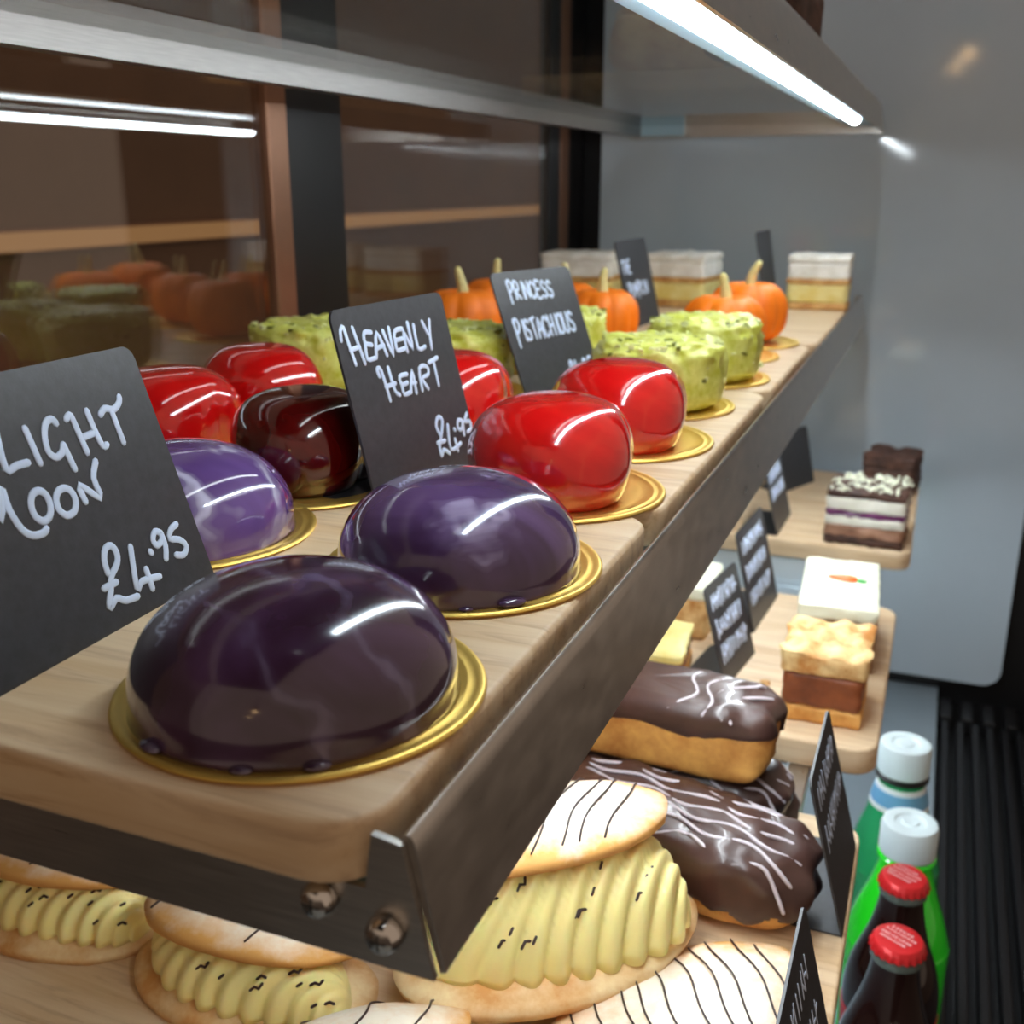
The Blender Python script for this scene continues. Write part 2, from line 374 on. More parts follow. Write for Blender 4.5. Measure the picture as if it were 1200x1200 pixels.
# end panel with rounded corners (outline in the X-Z plane)
def rounded_rect(x0, x1, z0, z1, r, n=6):
    pts = []
    for cx, cz, a0 in ((x1 - r, z0 + r, -PI / 2), (x1 - r, z1 - r, 0), (x0 + r, z1 - r, PI / 2), (x0 + r, z0 + r, PI)):
        for k in range(n + 1): pts.append((cx + r * math.cos(a0 + PI / 2 * k / n), cz + r * math.sin(a0 + PI / 2 * k / n)))
    return pts
def plate_y(pts, y0, y1):
    n = len(pts); V = [(x, y0, z) for x, z in pts] + [(x, y1, z) for x, z in pts]
    F = [tuple(range(n)), tuple(reversed(range(n, 2 * n)))] + [(i + n, (i + 1) % n + n, (i + 1) % n, i) for i in range(n)]
    return V, F
V, F = plate_y(rounded_rect(-0.388, 0.1115, ZC - 0.5625, ZC + 0.42, 0.02), YE, YE + 0.015); build('end_panel', V, F, 'panel', case, sharp=0.5)
from_bm('end_frame', box_bm(-0.46, 0.30, YE + 0.0152, YE + 0.06, 0.05, ZC + 0.44, 0.002), 'black', case)
from_bm('deck', box_bm(-0.40, 0.047, -0.4, YE + 0.015, ZC + DK - 0.012, ZC + DK, 0.001), 'deck', case)
from_bm('plinth', box_bm(-0.42, 0.28, -0.4, YE + 0.015, 0.0, ZC + DK - 0.03, 0.004), 'black', case)
gr = from_bm('air_grille', box_bm(0.048, 0.27, -0.3, YE + 0.013, ZC + DK - 0.029, ZC + DK - 0.018, 0.001), 'black', case)
first = None
for k in range(14):
    x = 0.056 + k * 0.0155
    if first is None:
        first = from_bm('slat', box_bm(-0.0035, 0.0035, -0.3, YE - 0.07, -0.017, 0.0, 0.0008, 1), 'black', gr, loc=(x, 0, ZC + DK)); first['label'] = 'black plastic grille bar'
    else:
        o = first.copy(); col.objects.link(o); o.parent = gr; o.location = (x, 0, ZC + DK)
first = None
for k in range(9):
    x = 0.056 + k * 0.023
    if first is None: first = from_bm('grille_tooth', box_bm(-0.006, 0.006, YE - 0.062, YE - 0.012, -0.017, 0.0, 0.0008, 1), 'black', gr, loc=(x, 0, ZC + DK))
    else:
        o = first.copy(); col.objects.link(o); o.parent = gr; o.location = (x, 0, ZC + DK)
from_bm('canopy', box_bm(-0.42, 0.0, -0.4, YE + 0.0, ZC + 0.425, ZC + 0.45, 0.002), 'black', case)
from_bm('lamp_tube', box_bm(-0.085, -0.065, 0.1, YE - 0.1, ZC + 0.412, ZC + 0.424, 0.002), 'fill_top', case)  # added fill light out of view, not a fitted tube; brightens the end panel

def sliding_door(x, ya, yb, label, stile_near, stile_far):
    e = empty('sliding_door', (x, (ya + yb) / 2, ZC + DK)); c = (ya + yb) / 2
    z0, z1 = 0.0, 0.98
    from_bm('glass_pane', box_bm(-0.002, 0.002, ya - c + 0.001, yb - c - 0.001, z0 + 0.03, z1 - 0.03), 'glass', e, smooth=False)
    for (s0, s1, mt) in stile_near + stile_far:
        from_bm('stile', box_bm(-0.006, 0.006, s0 - c, s1 - c, z0, z1, 0.001, 1), mt, e)
    from_bm('bottom_rail', box_bm(-0.006, 0.006, ya - c, yb - c, z0, z0 + 0.03, 0.001, 1), 'black', e)
    from_bm('top_rail', box_bm(-0.006, 0.006, ya - c, yb - c, z1 - 0.03, z1, 0.001, 1), 'black', e)
    tag(e, label, 'glass door', 'sliding glass doors at the back of the case'); return e
sliding_door(-0.405, -0.35, 0.590, 'near sliding glass door mirroring the red and green cakes', [], [(0.590, 0.612, 'door_edge')])
sliding_door(-0.422, 0.635, 1.150, 'far sliding glass door between two dark uprights', [(0.635, 0.708, 'black')], [(1.150, 1.185, 'black'), (1.185, 1.215, 'door_edge'), (1.215, 1.262, 'black')])

# ================================================================== shelves
def extrude_y(sec, y0, y1):
    n = len(sec); V = [(x, y0, z) for x, z in sec] + [(x, y1, z) for x, z in sec]
    F = [tuple(range(n)), tuple(reversed(range(n, 2 * n)))] + [(i + n, (i + 1) % n + n, (i + 1) % n, i) for i in range(n)]
    return V, F
def shelf(zoff, xb, y0, y1, label, led_y, led_mat):
    """section heights as on the middle shelf, moved by zoff"""
    e = empty('display_shelf', W(-0.2, y0, -0.1435 + zoff)); ox, oy, oz = e.location
    L = lambda x, z: (x - ox, z + zoff + ZC - oz)
    def add(name, sec, a, b, mat, sharp=0.4):
        V, F = extrude_y([L(x, z) for x, z in sec], a - oy, b - oy)
        bm = bmesh.new(); me = bpy.data.meshes.new('t'); me.from_pydata(V, [], F); bm.from_mesh(me); bpy.data.meshes.remove(me)
        return from_bm(name, bm, mat, e, sharp=sharp)
    add('front_fascia', [(-0.0820, -0.1258), (-0.0813, -0.1162), (-0.0812, -0.1147), (-0.0806, -0.1137), (-0.0797, -0.1133), (-0.0788, -0.1137), (-0.0782, -0.1148), (-0.0776, -0.1172), (-0.0724, -0.1415), (-0.0736, -0.1418), (-0.0800, -0.1175), (-0.0812, -0.1265)], y0 + 0.0005, y1, 'steel', 0.7)
    ep = [(-0.0740, -0.1425), (-0.0800, -0.1147), (-0.0862, -0.1138), (-0.0880, -0.1258), (xb, -0.1258), (xb, -0.1435)]
    add('end_plate', ep, y0 - 0.0012, y0 + 0.0004, 'steel_x'); add('end_plate', ep, y1, y1 + 0.0015, 'steel_x')
    add('back_rail', [(xb, -0.1258), (xb + 0.010, -0.1258), (xb + 0.010, -0.1425), (xb, -0.1425)], y0 + 0.0005, y1, 'rail_steel')
    add('glass_panel', [(-0.0825, -0.1256), (-0.0825, -0.1316), (xb + 0.0105, -0.1316), (xb + 0.0105, -0.1256)], y0 + 0.001, y1 - 0.001, 'shelf_glass')
    ch = add('lamp_channel', [(-0.0815, -0.1340), (-0.0815, -0.1368), (-0.1050, -0.1368), (-0.1050, -0.1340)], y0 + 0.002, y1 - 0.03, 'white_channel')
    n = 8; sec = [(-0.0882 + 0.0042 * math.cos(a), -0.1369 - 0.0045 * math.sin(a)) for a in [PI * k / n for k in range(n + 1)]]
    V, F = extrude_y([L(x, z) for x, z in sec], led_y[0] - oy, led_y[1] - oy)
    t = build('lamp_tube', V, F, led_mat, e, sharp=0.6); t['label'] = 'glowing white tube'
    if zoff > 0.1:
        add('end_bracket', [(-0.326, -0.1420), (-0.334, -0.1180), (-0.326, -0.0950), (-0.278, -0.0950), (-0.278, -0.1420)], y1 - 0.006, y1 - 0.0005, 'white_channel')
    for sx, sz in ((-0.0975, -0.1300), (-0.0836, -0.1340)):
        V, F = lathe([(0.0034, 0.0), (0.0038, 0.0006), (0.0037, 0.0020), (0.0028, 0.0034), (0.0010, 0.0039)], 20)
        V = [(x, -z, y) for x, y, z in V]; px, pz = L(sx, sz)
        s = build('screw', V, F, 'chrome', e, loc=(px, y0 - 0.0013 - oy, pz), sharp=0.5)
        cr = merge([((lambda b: ([tuple(v) for v in b[0]], b[1])))(tube([(-0.0014, -0.0038, 0), (0.0014, -0.0038, 0)], 0.0003, 4)), tube([(0, -0.0038, -0.0014), (0, -0.0038, 0.0014)], 0.0003, 4)])
        build('cross_slot', cr[0], cr[1], 'black', s)
    tag(e, label, 'shelf'); return e
shelf(0.0, -0.392, 0.1470, 1.195, 'brushed steel shelf tray carrying the glazed domes and hearts', (0.16, 1.03), 'led_low')
shelf(0.1910, -0.335, 0.1470, 1.195, 'topmost shelf with glowing white tube light under its front edge', (0.215, 1.03), 'led')
# bottom shelf: steel frame with glass, narrower than the boards on it
low = empty('bottom_shelf', W(-0.2, 0.2, LT - 0.03)); tag(low, 'low grey shelf under the boards of traybakes and pastries', 'shelf')
ox, oy, oz = low.location
def lowbox(name, x0, x1, y0, y1, z0, z1, mat): return from_bm(name, box_bm(x0 - ox, x1 - ox, y0 - oy, y1 - oy, z0 + ZC - oz, z1 + ZC - oz, 0.0008, 1), mat, low)
lowbox('front_rail', -0.052, -0.040, 0.20, 1.235, LT - 0.030, LT - 0.0165, 'steel')
tb = lowbox('lamp_tube', -0.064, -0.054, 0.24, 1.20, LT - 0.034, LT - 0.0245, 'led_floor'); tb['label'] = 'glowing white tube'
lowbox('back_rail', -0.392, -0.380, 0.20, 1.235, LT - 0.030, LT - 0.0165, 'steel')
for yy in (0.20, 0.515, 0.84, 1.22): lowbox('cross_bar', -0.3795, -0.0525, yy, yy + 0.014, LT - 0.030, LT - 0.0167, 'deck')
for ya, yb in ((0.2145, 0.5145), (0.5295, 0.8395), (0.8545, 1.2195)): lowbox('glass_panel', -0.3795, -0.0525, ya, yb, LT - 0.024, LT - 0.0168, 'deck')

# ================================================================== wooden boards
def board(x0, x1, y0, y1, ztop, label, th=0.0138, grp='beech boards on the shelves'):
    cx, cy = (x0 + x1) / 2, (y0 + y1) / 2
    bm = round_slab(x0 - cx, x1 - cx, y0 - cy, y1 - cy, 0, th, 0.014, 0.0020)
    o = from_bm('wooden_board', bm, 'wood', loc=W(cx, cy, ztop - th), sharp=0.9)
    tag(o, label, 'board', grp); return o
board(-0.380, -0.0855, 0.1415, 0.3470, BT, 'pale beech board nearest the camera, under the purple domes')
board(-0.380, -0.0848, 0.3482, 0.5955, BT, 'pale beech board under the red hearts')
board(-0.380, -0.0838, 0.5967, 0.7900, BT, 'pale beech board under the pistachio cakes and orange pumpkins')
board(-0.380, -0.0810, 0.7912, 1.0750, BT, 'farthest pale beech board of the middle shelf, under the cream slices')
board(-0.375, -0.0080, 0.2250, 0.4820, LT, 'beech board under the cream-filled biscuits and chocolate pastries', 0.0165)
board(-0.375, -0.0055, 0.5550, 0.7800, LT, 'beech board under the carrot cake and crumble slice', 0.0165)
board(-0.375, -0.0005, 0.9100, 1.1650, LT, 'beech board under the layered chocolate slice and brownie', 0.0165)

# ================================================================== gold discs
DV, DF = lathe([(0.0405, 0.0), (0.0421, 0.0003), (0.0425, 0.0009), (0.0421, 0.0015), (0.0412, 0.0017), (0.0402, 0.0014), (0.0390, 0.0012), (0.0383, 0.0015), (0.0376, 0.0015), (0.0370, 0.0011), (0.0330, 0.0010)], 72)
disc0 = None; DZ = 0.0012
def disc(x, y, label, s=1.0):
    global disc0
    if disc0 is None: disc0 = build('cake_disc', DV, DF, 'gold', loc=W(x, y, BT), sharp=0.8); o = disc0
    else:
        o = disc0.copy(); col.objects.link(o); o.location = W(x, y, BT)
    o.scale = (s, s, 1); tag(o, label, 'cake board', 'gold cake discs'); return o

# ================================================================== purple domes
def dome(x, y, R, H, mat, label, seed, drips):
    disc(x, y, 'gold card disc under the ' + label[0])
    prof = []
    n = 26
    for k in range(n + 1):
        t = k / n * PI / 2
        prof.append((R * (math.cos(t) ** 0.86) if t < PI / 2 - 1e-6 else 0.0002, H * math.sin(t) ** 0.96))
    prof = [(R * 1.012, 0.0), (R * 1.006, 0.0010), (R * 1.0, 0.0028)] + [(r, z * (H - 0.004) / H + 0.004) for r, z in prof]
    V, F = lathe(prof, 72)
    V = [(vx * (1 + 0.012 * nz((vx, vy, vz), 30, seed)), vy * (1 + 0.012 * nz((vx, vy, vz), 30, seed + 1)), vz) for vx, vy, vz in V]
    e = empty('glazed_dome', W(x, y - 0.0022, BT + DZ)); build('glaze', V, F, mat, e)
    for (a, s) in drips:
        V, F = superell(0.0042 * s, 0.0022 * s, 0.0013 * s, 1, 1, 16, 10)
        build('glaze_drip', V, F, mat, e, loc=((R + 0.0008) * math.cos(a), (R + 0.0008) * math.sin(a), 0.0), rotz=a + PI / 2)
    tag(e, label[1], 'cake', 'purple glazed domes'); return e
dome(-0.1272, 0.1880, 0.0368, 0.0283, 'purple_a', ('dark purple dome nearest the camera', 'dark plum mirror-glazed dome nearest the camera, at the board corner'), 1.0, [(-1.9, 0.8), (-0.9, 0.7), (-1.3, 0.6)])
dome(-0.1268, 0.2765, 0.0365, 0.0288, 'purple_b', ('purple dome in front of the red heart', 'marbled purple dome behind the nearest dome, beside the red heart'), 2.0, [(-0.75, 1.0), (-1.1, 0.5)])
dome(-0.2264, 0.2730, 0.0365, 0.0295, 'purple_c', ('violet dome beside the largest card', 'light violet marbled dome half hidden by the largest black card'), 3.0, [(-0.9, 0.7)])

# ================================================================== red hearts
def heart_outline(n=96):
    pts = []
    for k in range(n):
        t = 2 * PI * k / n
        x = 16 * math.sin(t) ** 3; y = 13 * math.cos(t) - 5 * math.cos(2 * t) - 2 * math.cos(3 * t) - math.cos(4 * t)
        pts.append(Vector((x, y + 1.5)))
    for _ in range(26): pts = [(pts[k - 1] + pts[k] * 2 + pts[(k + 1) % n]) / 4 for k in range(n)]
    m = max(max(abs(p.x) for p in pts), 1e-6); return [p / m for p in pts]
HO = heart_outline()
def heart(x, y, R, H, rot, mat, label):
    disc(x, y, 'gold card disc under the ' + label[0])
    levels = []
    m = 22
    for k in range(m + 1):
        t = -0.62 + (PI / 2 + 0.62) * k / m
        s = math.cos(t) ** 0.60 if t < PI / 2 - 1e-6 else 0.004
        levels.append((s, (math.sin(t) + math.sin(0.62)) / (1 + math.sin(0.62)) * H))
    n = len(HO); V = []; F = []
    for s, z in levels:
        for p in HO:
            a = math.atan2(p.y, p.x); rr = p.length
            rr = 0.38 * rr + 0.62 * 0.94; k = min(1.0, z / H) ** 1.2; rr = rr * (1 - k) + 0.93 * k; rr2 = rr * s
            V.append((math.cos(a) * rr2 * R, math.sin(a) * rr2 * R * 0.94, z))
    for i in range(len(levels) - 1):
        for k in range(n):
            k2 = (k + 1) % n; F.append((i * n + k, i * n + k2, (i + 1) * n + k2, (i + 1) * n + k))
    F.append(tuple(reversed(range(n)))); F.append(tuple(range((len(levels) - 1) * n, len(levels) * n)))
    e = empty('glazed_heart', W(x, y, BT + DZ), rot); build('glaze', V, F, mat, e)
    # pool of glaze at the foot
    V, F = superell(0.010, 0.0035, 0.0012, 1, 1, 20, 10); build('glaze_drip', V, F, mat, e, loc=(0.0, -R * 0.90, 0.0))
    tag(e, label[1], 'cake', 'red glazed hearts'); return e
heart(-0.1290, 0.3640, 0.0368, 0.0355, -1.35, 'red', ('nearest red heart', 'bright red glazed heart behind the middle purple dome'))
heart(-0.1290, 0.4530, 0.0365, 0.0355, -1.4, 'red', ('red heart beside the pistachio cakes', 'bright red glazed heart just in front of the pistachio cakes'))
heart(-0.2240, 0.3420, 0.0335, 0.0355, -1.5, 'shaded_red', ('shade-darkened red heart', 'red glazed heart, coloured dark for shade, behind the heart card'))
heart(-0.2080, 0.4420, 0.0345, 0.0365, -1.4, 'red', ('red heart mostly hidden by the heart card', 'red glazed heart showing as a sliver right of the heart card'))
heart(-0.3000, 0.3560, 0.0340, 0.0365, -1.6, 'red', ('red heart behind the largest card', 'red glazed heart right behind the largest black card'))
heart(-0.3030, 0.4280, 0.0340, 0.0365, -0.6, 'red', ('rearmost red heart', 'rearmost red glazed heart, near the glass door'))

# ================================================================== pistachio cakes
def pistachio(x, y, R, H, label, seed):
    disc(x, y, 'gold card disc under the ' + label[0], 0.93)
    V, F = superell(R, R, H / 2, 0.34, 1.0, 72, 40, 0.0)
    out = []
    for v in V:
        v = Vector(v); c = Vector((0, 0, H * 0.45)); d = (v - c); k = d.normalized()
        lump = 0.0036 * (abs(nz(v, 120, seed)) * 1.5 + 0.45 * nz(v, 300, seed + 2)) * min(1, max(0.25, v.z / (H * 0.6)))
        p = v + k * lump; p.z = max(0.0, p.z); out.append(p)
    e = empty('pistachio_cake', W(x, y, BT + DZ)); build('coating', out, F, 'pistachio', e)
    rnd = random.Random(int(seed * 10)); pale = []; dark = []
    for k in range(120):
        a = rnd.uniform(0, 2 * PI); top = rnd.random() < 0.6
        if top: r = R * math.sqrt(rnd.random()) * 0.95; p = Vector((r * math.cos(a), r * math.sin(a), H - 0.0015 * (r / R) ** 4 + 0.0003))
        else: z = H * (1 - 0.75 * rnd.random() ** 1.6); rr = R * (1.005 if z < H * 0.85 else 0.96); p = Vector((rr * math.cos(a), rr * math.sin(a), z))
        s = rnd.uniform(0.0012, 0.0026)
        q = [Vector((rnd.uniform(-1, 1), rnd.uniform(-1, 1), rnd.uniform(-1, 1))).normalized() * s * rnd.uniform(0.6, 1.2) for _ in range(8)]
        V8 = [p + Vector((sx * s, sy * s * 0.8, sz * s * 0.6)) + q[i] * 0.35 for i, (sx, sy, sz) in enumerate([(a_, b_, c_) for a_ in (-.7, .7) for b_ in (-.7, .7) for c_ in (-.7, .7)])]
        F8 = [(0, 1, 3, 2), (4, 6, 7, 5), (0, 4, 5, 1), (2, 3, 7, 6), (0, 2, 6, 4), (1, 5, 7, 3)]
        (pale if rnd.random() < 0.78 else dark).append((V8, F8))
    for nm, lst, mt in (('pale_nibs', pale, 'nut_pale'), ('dark_nibs', dark, 'nut_dark')):
        V, F = merge(lst); o = build(nm, V, F, mt, e, smooth=False); o['kind'] = 'stuff'
    tag(e, label[1], 'cake', 'pistachio cakes'); return e
pistachio(-0.1320, 0.5370, 0.0325, 0.0335, ('pistachio cake beside the front red heart', 'green nut-coated cake nearest the camera, behind the front red heart'), 1)
pistachio(-0.1280, 0.6280, 0.0325, 0.0345, ('pistachio cake in front of the pumpkins', 'green nut-coated cake in front of the two front orange pumpkins'), 2)
pistachio(-0.2480, 0.5330, 0.0320, 0.0350, ('pistachio cake between two name cards', 'green nut-coated cake between the heart card and the pistachio card'), 3)
pistachio(-0.2240, 0.6330, 0.0310, 0.0350, ('pistachio cake right of the pistachio card', 'green nut-coated cake peeping out right of the pistachio card'), 4)
pistachio(-0.3275, 0.5150, 0.0330, 0.0360, ('rearmost pistachio cake', 'green nut-coated cake behind the rearmost red heart'), 5)

# ================================================================== pumpkins
def pumpkin(x, y, R, H, rot, lean, label, seed):
    disc(x, y, 'gold card disc under the ' + label[0], 0.90)
    V = []; F = []; nu, nv = 96, 30; ribs = 9
    for j in range(nv + 1):
        ph = -PI / 2 + PI * j / nv
        for i in range(nu):
            th = 2 * PI * i / nu
            rib = 1 - 0.13 * (1 - abs(math.sin(ribs * th / 2)) ** 0.7) * (0.35 + 0.65 * math.cos(ph))
            r = R * (max(0.0, math.cos(ph)) ** 0.62) * rib
            z = math.sin(ph)
            zz = H / 2 * math.copysign(abs(z) ** 0.92, z)
            if z > 0: zz -= 0.16 * H * max(0.0, 1 - r / (0.55 * R)) ** 1.4
            else: zz += 0.04 * H * max(0.0, 1 - r / (0.5 * R))
            V.append((r * math.cos(th), r * math.sin(th), zz + H / 2))
    for j in range(nv):
        for i in range(nu):
            i2 = (i + 1) % nu; F.append((j * nu + i, j * nu + i2, (j + 1) * nu + i2, (j + 1) * nu + i))
    e = empty('pumpkin_cake', W(x, y, BT + DZ), rot); build('body', V, F, 'orange', e)
    pts = smooth_line([(0, 0, H * 0.80), (0.0005, 0, H * 0.98), (lean * 0.35, 0, H * 1.14), (lean, 0, H * 1.30)], 5)
    rr = [0.0046 - 0.0022 * k / (len(pts) - 1) for k in range(len(pts))]
    V, F = tube(pts, rr, 10); build('stem', V, F, 'stem', e)
    tag(e, label[1], 'cake', 'orange pumpkin cakes'); return e
pumpkin(-0.1340, 0.7160, 0.0285, 0.0400, 0.3, -0.002, ('nearer front pumpkin', 'orange pumpkin cake right behind the front pistachio cakes'), 1)
pumpkin(-0.1300, 0.7860, 0.0290, 0.0430, 0.2, 0.006, ('farther front pumpkin', 'orange pumpkin cake with bent stem before the far cream slice'), 2)
pumpkin(-0.3050, 0.6700, 0.0290, 0.0420, 0.1, -0.003, ('rear pumpkin left of the pistachio card', 'orange pumpkin cake showing between the heart and pistachio cards'), 3)
pumpkin(-0.3150, 0.7550, 0.0290, 0.0420, 0.8, 0.001, ('rear pumpkin behind the pistachio card', 'orange pumpkin cake mostly hidden behind the pistachio card'), 4)
pumpkin(-0.2620, 0.7650, 0.0260, 0.0400, 0.5, -0.002, ('pumpkin between the two far cards', 'orange pumpkin cake with stem right of the pistachio card'), 5)
pumpkin(-0.2230, 0.7280, 0.0270, 0.0400, 1.1, 0.002, ('pumpkin left of the pumpkin card', 'orange pumpkin cake just left of the pumpkin card'), 6)

# ================================================================== layered blocks (cream slices, traybakes)
def block(name, x, y, z, rot, w_, d, layers, label, cat, grp, seed=1.0):
    """layers: (part name, height, material, roughness, top roughness, inset)"""
    e = empty(name, W(x, y, z), rot); h = 0.0
    for i, (pn, th, mt, amp, tamp, ins) in enumerate(layers):
        bm = lumpy_box(w_ - 2 * ins, d - 2 * ins, th + 0.0006, 12, amp, 160, seed + i * 2.3, min(0.0025, th * 0.35), tamp)
        from_bm(pn, bm, mt, e, loc=(0, 0, h), sharp=1.2); h += th
    if label: tag(e, label, cat, grp)
    e['h'] = h; return e
VS = [('pastry_base', 0.006, 'pastry', 0.0010, 0, 0.0), ('custard', 0.017, 'custard', 0.0010, 0, 0.0008), ('pastry_middle', 0.004, 'pastry', 0.0012, 0, 0.0), ('whipped_cream', 0.015, 'icing', 0.0010, 0, 0.0006), ('icing_sugar_top', 0.006, 'icing', 0.0012, 0.0012, 0.0)]
block('cream_slice', -0.1080, 1.0420, BT, 0.03, 0.056, 0.050, VS, 'cream slice at the far end of the board, right of the pumpkins', 'slice', 'cream slices', 1)
block('cream_slice', -0.2320, 1.0200, BT, -0.12, 0.060, 0.056, VS, 'cream slice between the pumpkin card and the front pumpkins', 'slice', 'cream slices', 2)
block('cream_slice', -0.3250, 0.9950, BT, 0.05, 0.070, 0.056, VS, 'cream slice above the pistachio card, before the far door', 'slice', 'cream slices', 3)

# ================================================================== name cards
FONT = {
 'A': [[(0, 0), (.5, 1), (1, 0)], [(.2, .4), (.8, .4)]], 'C': [[(.95, .8), (.6, 1), (.15, .8), (0, .45), (.2, .08), (.6, 0), (1, .2)]],
 'E': [[(.9, 1), (.1, 1), (.1, 0), (.95, 0)], [(.1, .5), (.75, .52)]], 'H': [[(0, .9), (.1, 1), (.15, 0)], [(.9, 1), (.95, 0)], [(.1, .5), (.95, .5)]],
 'I': [[(.5, 1), (.5, 0)]], 'K': [[(.1, 1), (.1, 0)], [(.9, 1), (.1, .5), (.95, 0)]], 'M': [[(0, 0), (.12, 1), (.5, .35), (.88, 1), (1, 0)]],
 'N': [[(.05, 0), (.05, 1), (.95, 0), (.95, 1)]], 'O': [[(.5, 1), (.1, .8), (0, .45), (.2, .08), (.5, 0), (.85, .1), (1, .5), (.85, .88), (.5, 1)]],
 'P': [[(.15, -.25), (.1, 1.1)], [(0, .95), (.5, 1.15), (.95, .85), (.6, .5), (.15, .45)]], 'R': [[(.1, 0), (.1, 1), (.7, 1), (.9, .75), (.6, .5), (.1, .5), (.95, 0)]],
 'S': [[(.9, .85), (.5, 1), (.1, .8), (.3, .55), (.8, .4), (.85, .12), (.45, 0), (.05, .12)]], 'T': [[(0, .95), (1, 1.05)], [(.5, 1), (.55, 0)]],
 'U': [[(.05, 1), (.05, .25), (.4, 0), (.8, .15), (.95, 1)]], 'L': [[(.1, 1), (.1, 0), (.9, .05)]],
 '£': [[(.35, .55), (.1, .85), (.35, 1.1), (.75, .9), (.5, .5), (.3, .1), (.2, -.1), (.5, .05), (.95, -.05)], [(.05, .4), (.7, .42)]],
 '4': [[(.25, 1), (.1, .3), (.95, .35)], [(.65, .6), (.65, 0)]], '.': [[(.4, .55), (.45, .52)]], '9': [[(.85, .8), (.4, 1), (.15, .7), (.5, .5), (.85, .8), (.8, 0)]],
 '5': [[(.9, 1), (.3, 1), (.2, .6), (.7, .62), (.85, .25), (.5, 0), (.1, .08)]]}
def words_to_strokes(text, u0, v0, cw, chh, gap, slope=0.0):
    S = []; u = u0
    for c in text:
        if c != ' ':
            for s in FONT[c]: S.append([(u + p[0] * cw, v0 + p[1] * chh + slope * (u - u0)) for p in s])
        u += (cw * 0.45 if c in 'I.' else cw) + gap
    return S
def card(x, y, z, ang, Wd, H, tilt, strokes, label, pen=0.0011, foot=0.030, grp='black name cards'):
    """bottom left corner at (x,y); front face looks along local -Y; leans back"""
    a = math.radians(ang); e = empty('name_card', W(x, y, z), a); t = math.radians(tilt)
    th = 0.0010; ct, stt = math.cos(t), math.sin(t)
    up = lambda u, v, d=0.0: (u, v * stt + d * ct, v * ct - d * stt)      # d > 0 behind the face
    r = 0.004; out = [(0, 0.0008), (Wd, 0.0008)] + [(Wd - r + r * math.cos(q), H - r + r * math.sin(q)) for q in [PI / 2 * k / 6 for k in range(7)]] + [(r + r * math.cos(q), H - r + r * math.sin(q)) for q in [PI / 2 + PI / 2 * k / 6 for k in range(7)]]
    n = len(out); V = [up(u, v, 0) for u, v in out] + [up(u, v, th) for u, v in out]
    F = [tuple(range(n)), tuple(reversed(range(n, 2 * n)))] + [(i + n, (i + 1) % n + n, (i + 1) % n, i) for i in range(n)]
    p = build('panel', V, F, 'black_card', e, sharp=0.4)
    rf = 0.006; fo = [(0, 0.0004), (Wd, 0.0004)] + [(Wd - rf + rf * math.cos(q), foot - rf + rf * math.sin(q)) for q in [PI / 2 * k / 5 for k in range(6)]] + [(rf + rf * math.cos(q), foot - rf + rf * math.sin(q)) for q in [PI / 2 + PI / 2 * k / 5 for k in range(6)]]
    n = len(fo); V = [(u, v, 0.0) for u, v in fo] + [(u, v, th) for u, v in fo]
    F = [tuple(reversed(range(n))), tuple(range(n, 2 * n))] + [(i, (i + 1) % n, (i + 1) % n + n, i + n) for i in range(n)]
    build('foot', V, F, 'black_card', e, sharp=0.4)
    if strokes:
        parts = []
        for s in strokes:
            pts = [Vector((u / 1000, v / 1000, 0)) for u, v in s]
            pts = smooth_line(pts, 3)
            v_, f_ = tube([(q.x, q.y, 0) for q in pts], pen, 8)
            parts.append(([up(q.x, q.y, -0.00012 + q.z * 0.22) for q in v_], f_))
        V, F = merge(parts); o = build('lettering', V, F, 'chalk', p); o['label'] = 'white chalk-pen handwriting'
    tag(e, label, 'name card', grp); return e
